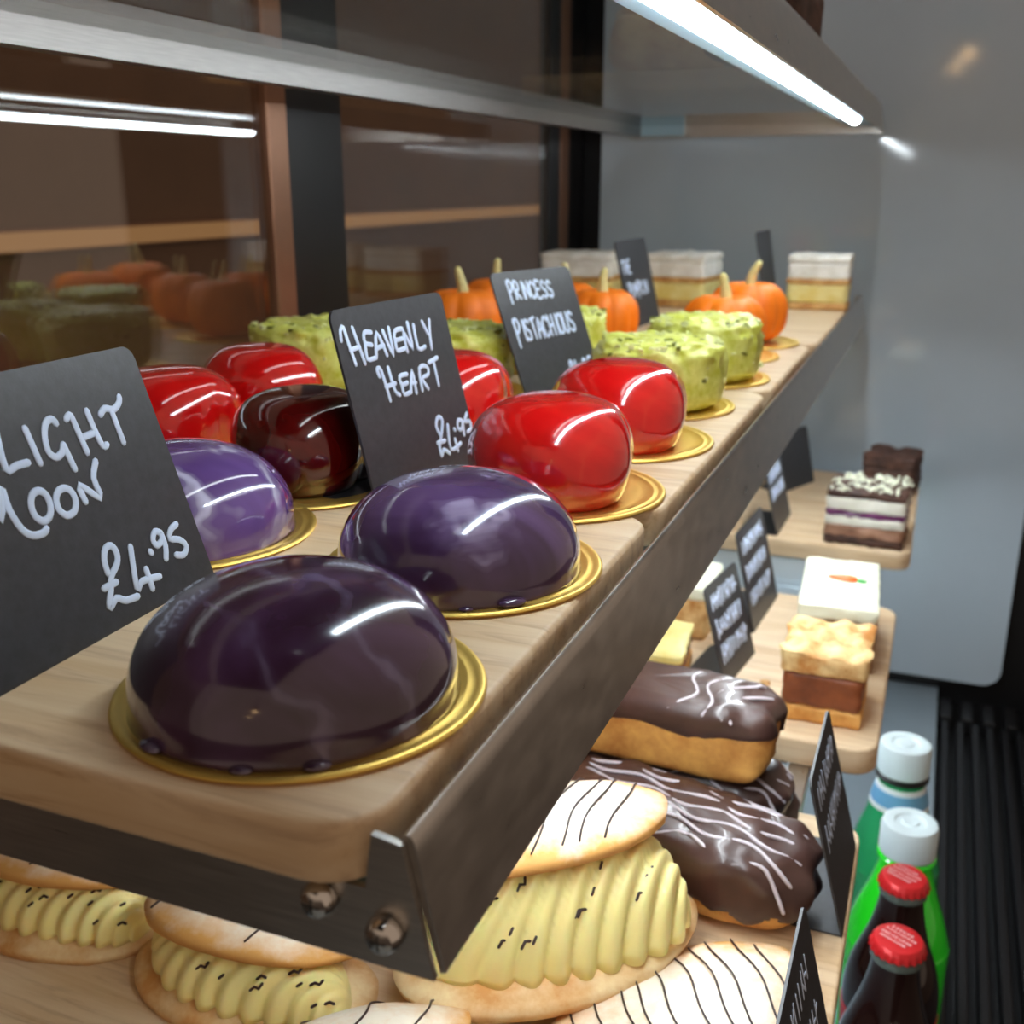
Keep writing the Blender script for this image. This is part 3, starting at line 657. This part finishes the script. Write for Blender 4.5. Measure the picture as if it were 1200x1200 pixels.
S1= [[(27.0,58.2),(25.5,48.4),(28.8,48.3),(32.6,48.2)],[(35.6,56.4),(36.1,47.1)],[(45.9,55.5),(44.9,56.8),(42.7,56.3),(40.8,53.5),(40.0,49.4),(41.7,47.3),(44.2,48.1),(45.5,49.8)],[(45.5,49.8),(46.2,43.0)],[(49.6,55.8),(51.3,56.6),(51.8,54.5),(52.4,46.0)],[(57.6,56.5),(57.8,51.4),(58.5,46.5),(60.2,46.4)],[(53.1,50.1),(57.3,50.4)],[(61.9,54.5),(64.3,55.8),(67.3,54.9),(70.2,56.2),(71.3,57.8)],[(66.4,54.8),(66.5,45.5)],[(10.5,35.6),(16.9,44.2),(18.7,37.3),(22.1,44.9),(21.9,39.0),(23.2,33.7),(25.5,31.3),(28.8,30.8),(30.4,31.5)],[(34.3,37.0),(33.8,35.4),(32.7,34.1),(31.4,33.5),(30.1,33.6),(29.0,34.5),(28.4,35.8),(28.4,37.5),(28.9,39.0),(29.9,40.3),(31.2,40.9),(32.6,40.8),(33.7,40.0),(34.3,38.6),(34.3,37.0)],[(42.6,35.7),(42.0,34.3),(40.9,33.1),(39.5,32.6),(38.1,32.7),(37.0,33.5),(36.3,34.8),(36.3,36.3),(36.8,37.7),(37.9,38.9),(39.2,39.4),(40.6,39.3),(41.8,38.6),(42.5,37.3),(42.6,35.7)],[(45.6,34.2),(45.6,38.8),(51.0,33.7),(51.2,39.3),(54.1,43.2)],[(43.8,14.7),(44.2,18.2),(46.0,20.9),(48.3,21.1),(49.3,18.8),(48.2,16.2),(44.4,13.6),(42.9,10.8),(40.8,8.0),(40.3,6.4),(43.5,7.9),(46.3,6.2),(50.8,5.7)],[(40.6,11.7),(45.5,11.8)],[(54.8,18.7),(51.6,7.7),(54.3,8.8),(61.2,7.7)],[(57.3,11.3),(57.0,5.6)],[(61.2,15.1),(61.5,14.7)],[(67.8,18.4),(65.7,19.6),(63.8,17.8),(64.5,15.8),(67.2,16.7),(67.6,18.6),(67.6,14.6),(66.0,11.3)],[(74.9,18.9),(72.1,18.3),(70.3,16.0),(73.9,14.5),(75.6,12.0),(73.4,10.1),(70.4,11.0)]]
S2= [[(-1.7,60.6),(-0.8,64.1),(1.3,64.9),(2.0,59.5),(3.2,51.4)],[(6.5,64.3),(8.9,50.9)],[(2.0,56.6),(8.1,57.2)],[(17.3,61.3),(12.9,61.7),(12.0,58.1),(15.9,56.8)],[(12.0,58.1),(11.0,52.3),(16.5,52.0)],[(16.7,52.0),(20.6,60.8),(23.8,51.9)],[(18.5,55.2),(23.4,55.8)],[(24.8,61.0),(27.8,51.2),(29.0,61.6)],[(37.9,60.2),(32.9,60.0),(31.4,56.8),(36.6,56.5)],[(31.4,56.8),(31.3,52.7),(36.7,52.8)],[(37.9,51.3),(38.2,59.4),(41.8,51.9),(42.5,62.0)],[(46.4,60.7),(45.9,51.5),(51.1,51.5)],[(53.0,61.2),(55.3,56.1)],[(58.7,61.3),(56.7,55.9),(55.6,50.1)],[(15.7,45.1),(15.2,47.7),(17.6,47.0),(18.8,35.5)],[(22.4,47.4),(23.3,38.5),(25.8,36.4)],[(17.9,40.8),(24.7,41.0)],[(33.8,43.1),(28.4,43.0),(28.8,39.9),(32.8,40.0)],[(28.8,39.9),(28.8,36.1),(33.8,36.2)],[(33.5,36.0),(37.7,43.9),(37.2,35.2)],[(35.6,39.2),(38.5,39.1)],[(41.7,35.4),(43.2,43.9),(48.9,43.8),(48.5,40.7),(43.6,39.8),(46.1,35.4)],[(51.0,45.1),(58.0,46.1)],[(54.5,45.4),(54.3,35.3)],[(46.8,16.3),(45.4,20.3),(48.0,23.4),(50.8,21.6),(47.2,15.8),(44.4,12.3),(44.4,8.3),(46.7,10.4),(50.4,8.1)],[(43.5,13.8),(49.3,13.6)],[(53.9,19.0),(52.1,9.4),(60.4,10.1)],[(56.9,12.5),(57.1,7.7)],[(58.0,16.5),(58.5,16.1)],[(65.7,18.5),(62.5,19.3),(61.1,16.3),(63.8,15.5),(66.0,18.5),(64.7,12.8)],[(70.5,20.7),(67.4,17.9),(71.4,17.2),(71.2,14.2),(67.9,13.4)]]

card(-0.18757, 0.1360, BT, 92.2, 0.1050, 0.0710, 18.0, [[(u + 22.0, v) for u, v in s] for s in S1], 'largest black card, reading LIGHT MOON, at the left edge', 0.00105)
card(-0.1796, 0.3195, BT, 85.3, 0.0770, 0.0715, 14.3, [[(u + 4.6, v) for u, v in s] for s in S2], 'black card reading HEAVENLY HEART behind the middle purple dome', 0.00095)
S3 = words_to_strokes('PRINCESS', 11, 57, 4.2, 9, 0.9, -0.04) + words_to_strokes('PISTACHIOUS', 7, 34, 4.4, 11, 0.9, 0.02) + words_to_strokes('£4.95', 44, 10, 4.0, 8, 0.8, 0.05)
card(-0.1945, 0.5100, BT, 73.0, 0.0700, 0.0720, 22.0, S3, 'black card reading PRINCESS PISTACHIOUS between the pistachio cakes', 0.00085)
S4 = words_to_strokes('THE', 6, 44, 6, 10, 1.5, 0.0) + words_to_strokes('PUMPKIN', 12, 25, 6.2, 10, 1.5, 0.0)
card(-0.2262, 0.8220, BT, 88.0, 0.0800, 0.0700, 14.0, S4, 'black card lettered THE PUMPKIN, left of the front pumpkins', 0.0010)
card(-0.1450, 0.9700, BT, 88.0, 0.0620, 0.0720, 10.0, [], 'narrow black card seen almost edge-on behind the bent pumpkin stem', 0.001)
rnd = random.Random(11)
def scribble(Wd, H, rows, dens=7):
    """dense illegible handwriting, in mm"""
    S = []
    for r in range(rows):
        v0 = H * (0.82 - 0.26 * r); u = Wd * 0.12
        while u < Wd * 0.86:
            hh = rnd.uniform(7, 11); S.append([(u, v0 - hh / 2), (u + rnd.uniform(0, 2), v0 + hh / 2)])
            if rnd.random() < 0.6: S.append([(u + 1, v0), (u + 4, v0 + rnd.uniform(-4, 4))])
            u += rnd.uniform(4, 6)
    return S
G2 = 'black price cards on the bottom shelf'
card(-0.0090, 0.3930, LT, 90.0, 0.0680, 0.0720, 15.0, scribble(68, 72, 2), 'black bottom-shelf card seen almost edge-on beside the chocolate pastries', 0.0007, 0.034, G2)
card(-0.0030, 0.2390, LT, 90.0, 0.0760, 0.0720, 14.0, scribble(73, 72, 2), 'black bottom-shelf card at the lower frame edge beside the sugared biscuit', 0.0007, 0.032, G2)
card(-0.0980, 0.6020, LT, 82.0, 0.0600, 0.0650, 16.0, scribble(60, 65, 3), 'black scribbled card behind the chocolate-topped pastry bar', 0.0013, 0.030, G2)
card(-0.0960, 0.6950, LT, 86.0, 0.0750, 0.0720, 14.0, scribble(75, 72, 3), 'black scribbled card left of the carrot cake', 0.0013, 0.030, G2)
card(-0.1130, 0.9180, LT, 88.0, 0.0700, 0.0620, 14.0, scribble(70, 62, 2), 'black scribbled card left of the layered chocolate slice', 0.0013, 0.030, G2)
card(-0.1280, 1.0600, LT, 66.0, 0.0600, 0.0600, 14.0, [], 'farthest black card of the bottom shelf, left of the brownie', 0.0013, 0.030, G2)

# ================================================================== cream-filled biscuits
def biscuit_z(x, y, a, b):
    q = math.sqrt((x / a) ** 2 + (y / b) ** 2)
    return 0.0035 + 0.0085 * max(0.0, 1 - q ** 2.6)
def biscuit_mesh(a, b, seed):
    V = []; F = []; nr, na = 14, 56
    def rim(t): return 1 + 0.035 * nz((math.cos(t), math.sin(t), seed), 1.7, seed) + 0.012 * nz((math.cos(t) * 3, math.sin(t) * 3, 0), 2.0, seed)
    for side in (0, 1):
        for j in range(nr + 1):
            q = j / nr
            for i in range(na):
                t = 2 * PI * i / na; k = rim(t) * q; x = a * k * math.cos(t); y = b * k * math.sin(t)
                if side == 0: z = 0.0035 + 0.0085 * max(0.0, 1 - q ** 2.6) + 0.0010 * nz((x, y, 0), 55, seed)
                else: z = 0.0018 * (1 - q ** 2)
                V.append((x * (1.0 if side == 0 else 0.985), y * (1.0 if side == 0 else 0.985), z))
    S = (nr + 1) * na
    for j in range(nr):
        for i in range(na):
            i2 = (i + 1) % na
            F.append((j * na + i, (j + 1) * na + i, (j + 1) * na + i2, j * na + i2))
            F.append((S + j * na + i, S + j * na + i2, S + (j + 1) * na + i2, S + (j + 1) * na + i))
    for i in range(na):
        i2 = (i + 1) % na; F.append((nr * na + i, S + nr * na + i, S + nr * na + i2, nr * na + i2))
    return V, F
def cream_mesh(L, Wd, H, seed, lobes=10):
    V = []; F = []; ns, nt = 110, 40
    for i in range(ns + 1):
        s = -1 + 2 * i / ns; env = max(0.0, 1 - abs(s) ** 3.0) ** 0.55
        for j in range(nt + 1):
            t = PI * j / nt
            ph = lobes * PI * (s * 0.5 + 0.5) + 13.0 * math.cos(t) + 0.5 * math.sin(3 * s + seed)
            rg = 0.85 + 0.15 * abs(math.sin(ph)) ** 0.9 + 0.05 * math.sin(2.3 * s + seed)
            r = rg * env
            V.append((s * L / 2 + 0.010 * math.cos(t) * env, -math.cos(t) * Wd / 2 * r, math.sin(t) ** 0.85 * H * r))
    for i in range(ns):
        for j in range(nt): F.append((i * (nt + 1) + j, (i + 1) * (nt + 1) + j, (i + 1) * (nt + 1) + j + 1, i * (nt + 1) + j + 1))
    for i in range(ns): F.append((i * (nt + 1), i * (nt + 1) + nt, (i + 1) * (nt + 1) + nt, (i + 1) * (nt + 1)))
    return V, F
def drizzle_on_biscuit(a, b, n, slope, seed, rad=0.00042):
    r = random.Random(seed); parts = []
    for k in range(n):
        x0 = a * (-0.85 + 1.7 * (k + 0.5 + r.uniform(-0.25, 0.25)) / n); pts = []
        for m in range(15):
            y = b * (-1 + 2 * m / 14); x = x0 + slope * y + 0.0012 * math.sin(m * 0.9 + k)
            if (x / a) ** 2 + (y / b) ** 2 < 0.95: pts.append((x, y, biscuit_z(x, y, a, b) + 0.0007))
        if len(pts) > 2: parts.append(tube(pts, rad, 6))
    return parts
def cream_biscuit(x, y, z, rot, L, Wd, open_deg, label, seed, lift=0.010, lines=7, cream_h=0.030, slope=0.5, back=0.0, lid=0.98, side=0.0):
    e = empty('cream_biscuit', W(x, y, z), rot); a, b = L / 2, Wd / 2
    V, F = biscuit_mesh(a, b, seed); build('bottom_biscuit', V, F, 'biscuit_low', e)
    V, F = cream_mesh(L * 0.86, Wd * 0.74, cream_h, seed); c = build('cream_filling', V, F, 'cream', e, loc=(0, -0.003, 0.007))
    # flecks of chocolate on the cream
    r = random.Random(int(seed * 31)); parts = []
    for k in range(14):
        s = r.uniform(-0.7, 0.8); t = r.uniform(0.35, 1.15); env = (1 - abs(s) ** 3) ** 0.55 * 0.985
        p = [(s * L * 0.43 + 0.010 * math.cos(t + dt) * env + dd, -math.cos(t + dt) * Wd * 0.37 * env, math.sin(t + dt) ** 0.85 * cream_h * env) for dt, dd in ((0, 0), (0.06, 0.0018), (0.05, 0.0036), (0.13, 0.005))]
        parts.append(tube(p[:r.choice((2, 3, 4))], 0.00055, 6))
    V, F = merge(parts); build('chocolate_flecks', V, F, 'choc_line', c)
    V, F = biscuit_mesh(a * lid, b * lid, seed + 5); t = build('top_biscuit', V, F, 'biscuit', e, loc=(side, back, lift + 0.5 * Wd * math.sin(math.radians(open_deg))))
    t.rotation_euler = (-math.radians(open_deg), 0, 0)
    if lines:
        for V, F in drizzle_on_biscuit(a * lid, b * lid, lines, slope, int(seed * 7)): build('chocolate_stripe', V, F, 'choc_line', t)
    tag(e, label, 'pastry', 'cream-filled biscuits'); return e
cream_biscuit(-0.1150, 0.3260, LT + 0.016, 0.76, 0.126, 0.074, 9, 'large cream-filled biscuit with striped lid under the shelf corner', 1.0, 0.042, 10, 0.046, 0.9, 0.006, 0.88, -0.004)
cream_biscuit(-0.0600, 0.3050, LT, 1.02, 0.132, 0.068, 2, 'sugared biscuit with dark stripes lying flat by the lower card', 2.0, 0.008, 11, 0.010, 0.5)
cream_biscuit(-0.2210, 0.2800, LT, 0.04, 0.104, 0.062, 13, 'sugar-dusted cream biscuit in the middle of the lower left corner', 3.0, 0.018, 2, 0.028, 0.6, 0.004, 0.92)
cream_biscuit(-0.3180, 0.2860, LT, 0.12, 0.098, 0.062, 13, 'leftmost cream biscuit at the lower left edge', 4.0, 0.018, 2, 0.028, 0.6, 0.004, 0.92)
cream_biscuit(-0.1560, 0.2470, LT, 0.75, 0.084, 0.050, 18, 'cream biscuit cut by the lower edge, below the steel corner', 5.0, 0.010, 3, 0.024, 0.6)

# ================================================================== chocolate pastry bars
def choc_bar(x, y, z, rot, L, Wd, H, label, seed, e1=0.45, e2=0.45, cover=0.55, lines=10, wave=0.004, along=False, amp=0.05, xs=None):
    e = empty('chocolate_bar', W(x, y, z), rot)
    V, F = superell(L / 2, Wd / 2, H / 2, e1, e2, 64, 28, amp, 70, seed); build('choux_body', V, F, 'choux', e)
    # glaze: the upper part of the same form, a little larger, with a wavy lower edge
    V, F = superell(L / 2 * 1.015, Wd / 2 * 1.03, H / 2 * 1.05, e1, e2, 96, 40, amp, 70, seed)
    z0 = H * (1 - cover); out = []
    for v in V:
        v = Vector(v); lim = z0 + wave * nz((v.x, v.y, 0), 70, seed + 4)
        if v.z < lim: v = Vector((v.x * 0.94, v.y * 0.94, lim + (v.z - lim) * 0.02))
        v += Vector((0, 0, 0.0010 * nz(v, 160, seed) + 0.0012 * nz(v, 70, seed + 9)))
        out.append(v)
    g = build('chocolate_glaze', out, F, 'choc', e)
    r = random.Random(int(seed * 13)); parts = []
    top = lambda px, py: (H / 2 + H / 2 * 1.05 * max(0.0, (1 - min(1, (abs(px) / (L / 2)) ** (2 / e2) + (abs(py) / (Wd / 2)) ** (2 / e2)) ** (e2 / e1))) ** (e1 / 2)) * 1.0
    for k in range(lines):
        pts = []
        if along:
            y0 = Wd * (-0.40 + 0.8 * k / max(1, lines - 1))
            for m in range(26):
                px = L * (-0.47 + 0.94 * m / 25); py = y0 + 0.0022 * math.sin(m * 0.9 + k * 1.7)
                pts.append((px, py, top(px, py) + 0.0006))
        else:
            x0 = L * (xs[k] if xs else -0.40 + 0.9 * k / lines) + r.uniform(-0.003, 0.003)
            for m in range(11):
                py = Wd * (-0.47 + 0.94 * m / 10); px = x0 + 0.006 * math.sin(m * 0.6 + k) + 0.3 * py
                if abs(px) < L * 0.48: pts.append((px, py, top(px, py) + 0.0006))
        if len(pts) > 2: parts.append(tube(smooth_line(pts, 2), 0.0009, 6))
    V, F = merge(parts); build('white_drizzle', V, F, 'white_choc', g)
    tag(e, label, 'pastry', 'chocolate pastry bars'); return e
choc_bar(-0.0860, 0.4080, LT, -0.22, 0.128, 0.052, 0.038, 'large chocolate-covered pastry with wavy drizzle beside the edge-on card', 1.0, 0.55, 0.55, 0.74, 7, 0.007, True, 0.09)
choc_bar(-0.0980, 0.4590, LT, -0.05, 0.120, 0.042, 0.034, 'drizzled chocolate pastry lying under the upper pastry bar', 2.0, 0.55, 0.55, 0.78, 6, 0.005, True, 0.09)
choc_bar(-0.1120, 0.4560, LT + 0.0350, -0.06, 0.124, 0.044, 0.036, 'golden pastry bar with chocolate top stacked highest', 3.0, 0.34, 0.3, 0.36, 4, 0.010, False, 0.07, (0.20, 0.28, 0.36, 0.42))
choc_bar(-0.1900, 0.3950, LT, 0.5, 0.110, 0.046, 0.038, 'chocolate pastry peeping out behind the large cream biscuit', 4.0, 0.5, 0.5, 0.5, 9, 0.006, False, 0.08)

# ================================================================== traybake slices
GB = 'traybake slices'
ap = block('crumble_slice', -0.0395, 0.6020, LT, 0.0, 0.046, 0.052, [('shortbread_base', 0.010, 'base_cake', 0.0010, 0, 0.0), ('toffee_filling', 0.020, 'caramel', 0.0010, 0, 0.0006)], 'golden crumble slice with toffee middle at the front of its board', 'slice', GB, 5)
bm = lumpy_box(0.048, 0.054, 0.014, 18, 0.0016, 130, 9.0, 0.003, 0.0042, 95); from_bm('crumble_topping', bm, 'crumble', ap, loc=(0, 0, 0.0302), sharp=1.4)
ca = block('carrot_slice', -0.0420, 0.7000, LT, 0.06, 0.050, 0.094, [('sponge', 0.034, 'carrot_cake', 0.0010, 0, 0.0008), ('frosting', 0.010, 'cream_cheese', 0.0010, 0.0008, 0.0)], 'carrot cake slice with pale frosting and a tiny orange carrot', 'slice', GB, 6)
V, F = superell(0.0100, 0.0078, 0.0018, 1, 1, 20, 10)
V = [(x, y * (0.55 + 0.45 * (-x / 0.0095)), z) if False else (x, y * (0.62 - 0.38 * x / 0.0095 * -1), z) for x, y, z in V]
build('icing_carrot', V, F, 'carrot_red', ca, loc=(0.001, 0.004, 0.0440), rotz=-0.1)
V, F = merge([superell(0.0045, 0.0032, 0.0012, 1, 1, 14, 8)]); build('icing_leaf', V, F, 'carrot_green', ca, loc=(0.0125, 0.0025, 0.0440), rotz=-0.2)
ch = block('layered_slice', -0.0400, 0.9460, LT, -0.04, 0.066, 0.062, [('biscuit_base', 0.007, 'choc_cake', 0.0024, 0, 0.0), ('chocolate_layer', 0.010, 'mousse', 0.0026, 0, 0.0004), ('cream_layer', 0.008, 'white_cream', 0.0008, 0, 0.0), ('berry_layer', 0.0050, 'berry', 0.0034, 0, 0.0006), ('cream_layer', 0.012, 'white_cream', 0.0008, 0, 0.0), ('chocolate_top', 0.004, 'choc_cake', 0.0012, 0.002, 0.0)], 'layered slice of chocolate, cream and purple berry with white shavings', 'slice', GB, 7)
r = random.Random(5); parts = []
for k in range(70):
    px, py = r.uniform(-0.030, 0.030), r.uniform(-0.028, 0.028); a = r.uniform(0, PI); l = r.uniform(0.002, 0.005); zz = 0.0470 + r.uniform(0, 0.003)
    parts.append(tube([(px - l * math.cos(a), py - l * math.sin(a), zz), (px, py, zz + 0.0015), (px + l * math.cos(a), py + l * math.sin(a), zz)], 0.0011, 5))
V, F = merge(parts); o = build('shavings', V, F, 'shaving', ch); o['kind'] = 'stuff'
br = block('brownie', -0.0280, 1.1150, LT, -0.15, 0.050, 0.050, [('brownie_base', 0.026, 'choc_cake', 0.0014, 0, 0.0)], 'dark chocolate brownie behind the layered slice', 'brownie', GB, 8)
bm = lumpy_box(0.050, 0.050, 0.012, 16, 0.0018, 130, 12.0, 0.003, 0.004, 110); from_bm('brownie_crust', bm, 'choc_cake', br, loc=(0, 0, 0.0262), sharp=1.4)
block('crumble_slice', -0.1480, 0.6020, LT, 0.1, 0.050, 0.055, [('sponge', 0.012, 'base_cake', 0.0012, 0, 0.0), ('filling', 0.010, 'caramel', 0.001, 0, 0.0005), ('topping', 0.006, 'custard', 0.001, 0.002, 0.0)], 'golden slice half hidden by the shelf edge, left of the scribbled cards', 'slice', GB, 9)
block('frosted_slice', -0.1500, 0.6980, LT, 0.0, 0.050, 0.060, [('sponge', 0.028, 'crumble', 0.0012, 0, 0.0), ('frosting', 0.009, 'cream_cheese', 0.001, 0.001, 0.0)], 'pale frosted slice behind the scribbled cards', 'slice', GB, 10)
V, F = superell(0.003, 0.0024, 0.0014, 1, 1, 12, 8, 0.3, 400, 2); tag(build('cake_crumb', V, F, 'crumble', loc=W(-0.0760, 0.6180, LT)), 'single golden crumb on the board beside the crumble slice', 'crumb')

# ================================================================== bottles
def green_bottle(x, y, top, name_mat, label, with_label, R):
    H = top - DK; e = empty('green_bottle', W(x, y, DK)); b = H - 0.024
    prof = [(R * 0.86, 0.0), (R * 0.98, 0.003), (R, 0.010), (R, b * 0.50), (R * 0.97, b * 0.57), (R * 0.84, b * 0.68), (R * 0.66, b * 0.80), (0.0185, b * 0.90), (0.0165, b * 0.96), (0.0162, b)]
    prof = [(p.x, p.y) for p in smooth_line([(r, z, 0) for r, z in prof], 4)]
    V, F = lathe(prof, 40); build('bottle_body', V, F, name_mat, e, sharp=0.9)
    V, F = lathe([(0.0175, b - 0.004), (0.0190, b - 0.003), (0.0190, b - 0.001), (0.0175, b)], 32); build('neck_ring', V, F, 'black' if with_label else name_mat, e, sharp=0.5)
    n = 48; cp = [(0.0178, b + 0.0012), (0.0184, b + 0.002), (0.0184, b + 0.020), (0.0172, b + 0.0235), (0.0140, b + 0.024), (0.0100, b + 0.0236), (0.0092, b + 0.0228), (0.0060, b + 0.0228), (0.0050, b + 0.0238), (0.0010, b + 0.0240)]
    V, F = lathe(cp, n); build('screw_cap', V, F, 'cap_white', e, sharp=0.5)
    if with_label:
        def rad(z):
            for (r0, z0_), (r1, z1_) in zip(prof, prof[1:]):
                if z0_ <= z <= z1_: return r0 + (r1 - r0) * (z - z0_) / max(1e-9, z1_ - z0_)
            return R
        def band(a, bb): return [(rad(a + (bb - a) * k / 6) + 0.0006, a + (bb - a) * k / 6) for k in range(7)]
        V, F = lathe(band(b * 0.845, b * 0.955), 40); build('neck_label', V, F, 'label_white', e, sharp=0.9)
        V, F = lathe([(r + 0.0003, z) for r, z in band(b * 0.868, b * 0.932)], 40); build('label_band', V, F, 'label_blue', e, sharp=0.9)
    tag(e, label, 'bottle', 'green bottles'); return e
green_bottle(0.0114, 0.7450, -0.3894, 'green_glass', 'green glass bottle with white cap and blue neck band, farthest of the bottles', True, 0.034)
green_bottle(0.0190, 0.6680, -0.4062, 'lime_plastic', 'bright green bottle with white cap behind the red-capped bottles', False, 0.0345)
def cola_bottle(x, y, top, label):
    H = top - DK; e = empty('cola_bottle', W(x, y, DK)); R = 0.029
    prof = [(R * 0.85, 0.0), (R * 0.97, 0.003), (R, 0.012), (R * 0.93, H * 0.22), (R * 0.97, H * 0.36), (R, H * 0.50), (R * 0.90, H * 0.62), (R * 0.62, H * 0.76), (0.0140, H * 0.86), (0.0126, H * 0.925)]
    prof = [(p.x, p.y) for p in smooth_line([(r, z, 0) for r, z in prof], 4)]
    V, F = lathe(prof, 40); build('bottle_body', V, F, 'cola', e, sharp=0.9)
    V, F = lathe([(0.0126, H * 0.925), (0.0140, H * 0.932), (0.0142, H * 0.945), (0.0132, H * 0.955), (0.0132, H * 0.972)], 32); build('neck_finish', V, F, 'clear_neck', e, sharp=0.6)
    V = []; n = 84; rows = [(0.0134, H - 0.0062, 1), (0.0150, H - 0.0064, 1), (0.0146, H - 0.0040, 0.6), (0.0138, H - 0.0018, 0.1), (0.0126, H - 0.0005, 0), (0.0100, H, 0), (0.0005, H + 0.0003, 0)]
    for r_, z_, k in rows:
        for i in range(n):
            a = 2 * PI * i / n; rr = r_ + 0.0007 * k * math.cos(21 * a); V.append((rr * math.cos(a), rr * math.sin(a), z_))
    F = []
    for j in range(len(rows) - 1):
        for i in range(n):
            i2 = (i + 1) % n; F.append((j * n + i, j * n + i2, (j + 1) * n + i2, (j + 1) * n + i))
    F.append(tuple(reversed(range(n)))); F.append(tuple(range((len(rows) - 1) * n, len(rows) * n)))
    cp = build('crown_cap', V, F, 'cap_red', e, sharp=0.6)
    parts = []; rr_ = random.Random(3)
    for row in (-0.0045, -0.0010, 0.0030, 0.0062):
        wd = math.sqrt(max(0, 0.0095 ** 2 - row ** 2)); u = -wd
        while u < wd - 0.001:
            parts.append(tube([(u, row - 0.0009, H + 0.0003), (u + 0.0006, row + 0.0009, H + 0.0003), (u + 0.0011, row - 0.0005, H + 0.0003)], 0.00022, 5)); u += rr_.uniform(0.0017, 0.0024)
    V, F = merge(parts); build('cap_print', V, F, 'cap_print', cp, ).rotation_euler = (0, 0, -0.5)
    V, F = lathe([(R * 0.935 + 0.0005, H * 0.24), (R * 0.97 + 0.0006, H * 0.36), (R + 0.0005, H * 0.46)], 40); build('paper_label', V, F, 'label_red', e, sharp=0.9)
    tag(e, label, 'bottle', 'red-capped bottles'); return e
cola_bottle(0.0177, 0.6010, -0.4034, 'dark cola bottle with red crown cap, the farther of the two')
cola_bottle(0.0168, 0.5330, -0.3980, 'dark cola bottle with red crown cap, nearest the camera')

# ================================================================== goods on the top shelf, seen from below
UT = BT + 0.1910
board(-0.325, -0.090, 0.820, 1.120, UT, 'beech board on the topmost shelf, seen through its glass')
for (x, y, rot, zz, mt, lab) in ((-0.114, 0.680, 1.45, UT - 0.0141, 'choc_cake', 'dark brown loaf cake on the topmost shelf at the picture top edge'), (-0.215, 0.865, 0.1, UT, 'crumble', 'golden loaf cake on the topmost shelf seen through its glass')):
    e = empty('loaf_cake', W(x, y, zz), rot)
    V, F = superell(0.045, 0.028, 0.022, 0.5, 0.5, 48, 24, 0.10, 60, x); build('crumb', V, F, mt, e)
    V, F = superell(0.041, 0.024, 0.008, 0.8, 0.6, 40, 16, 0.15, 80, y); build('crust', V, F, mt, e, loc=(0, 0, 0.036))
    tag(e, lab, 'cake', 'loaf cakes on the top shelf')
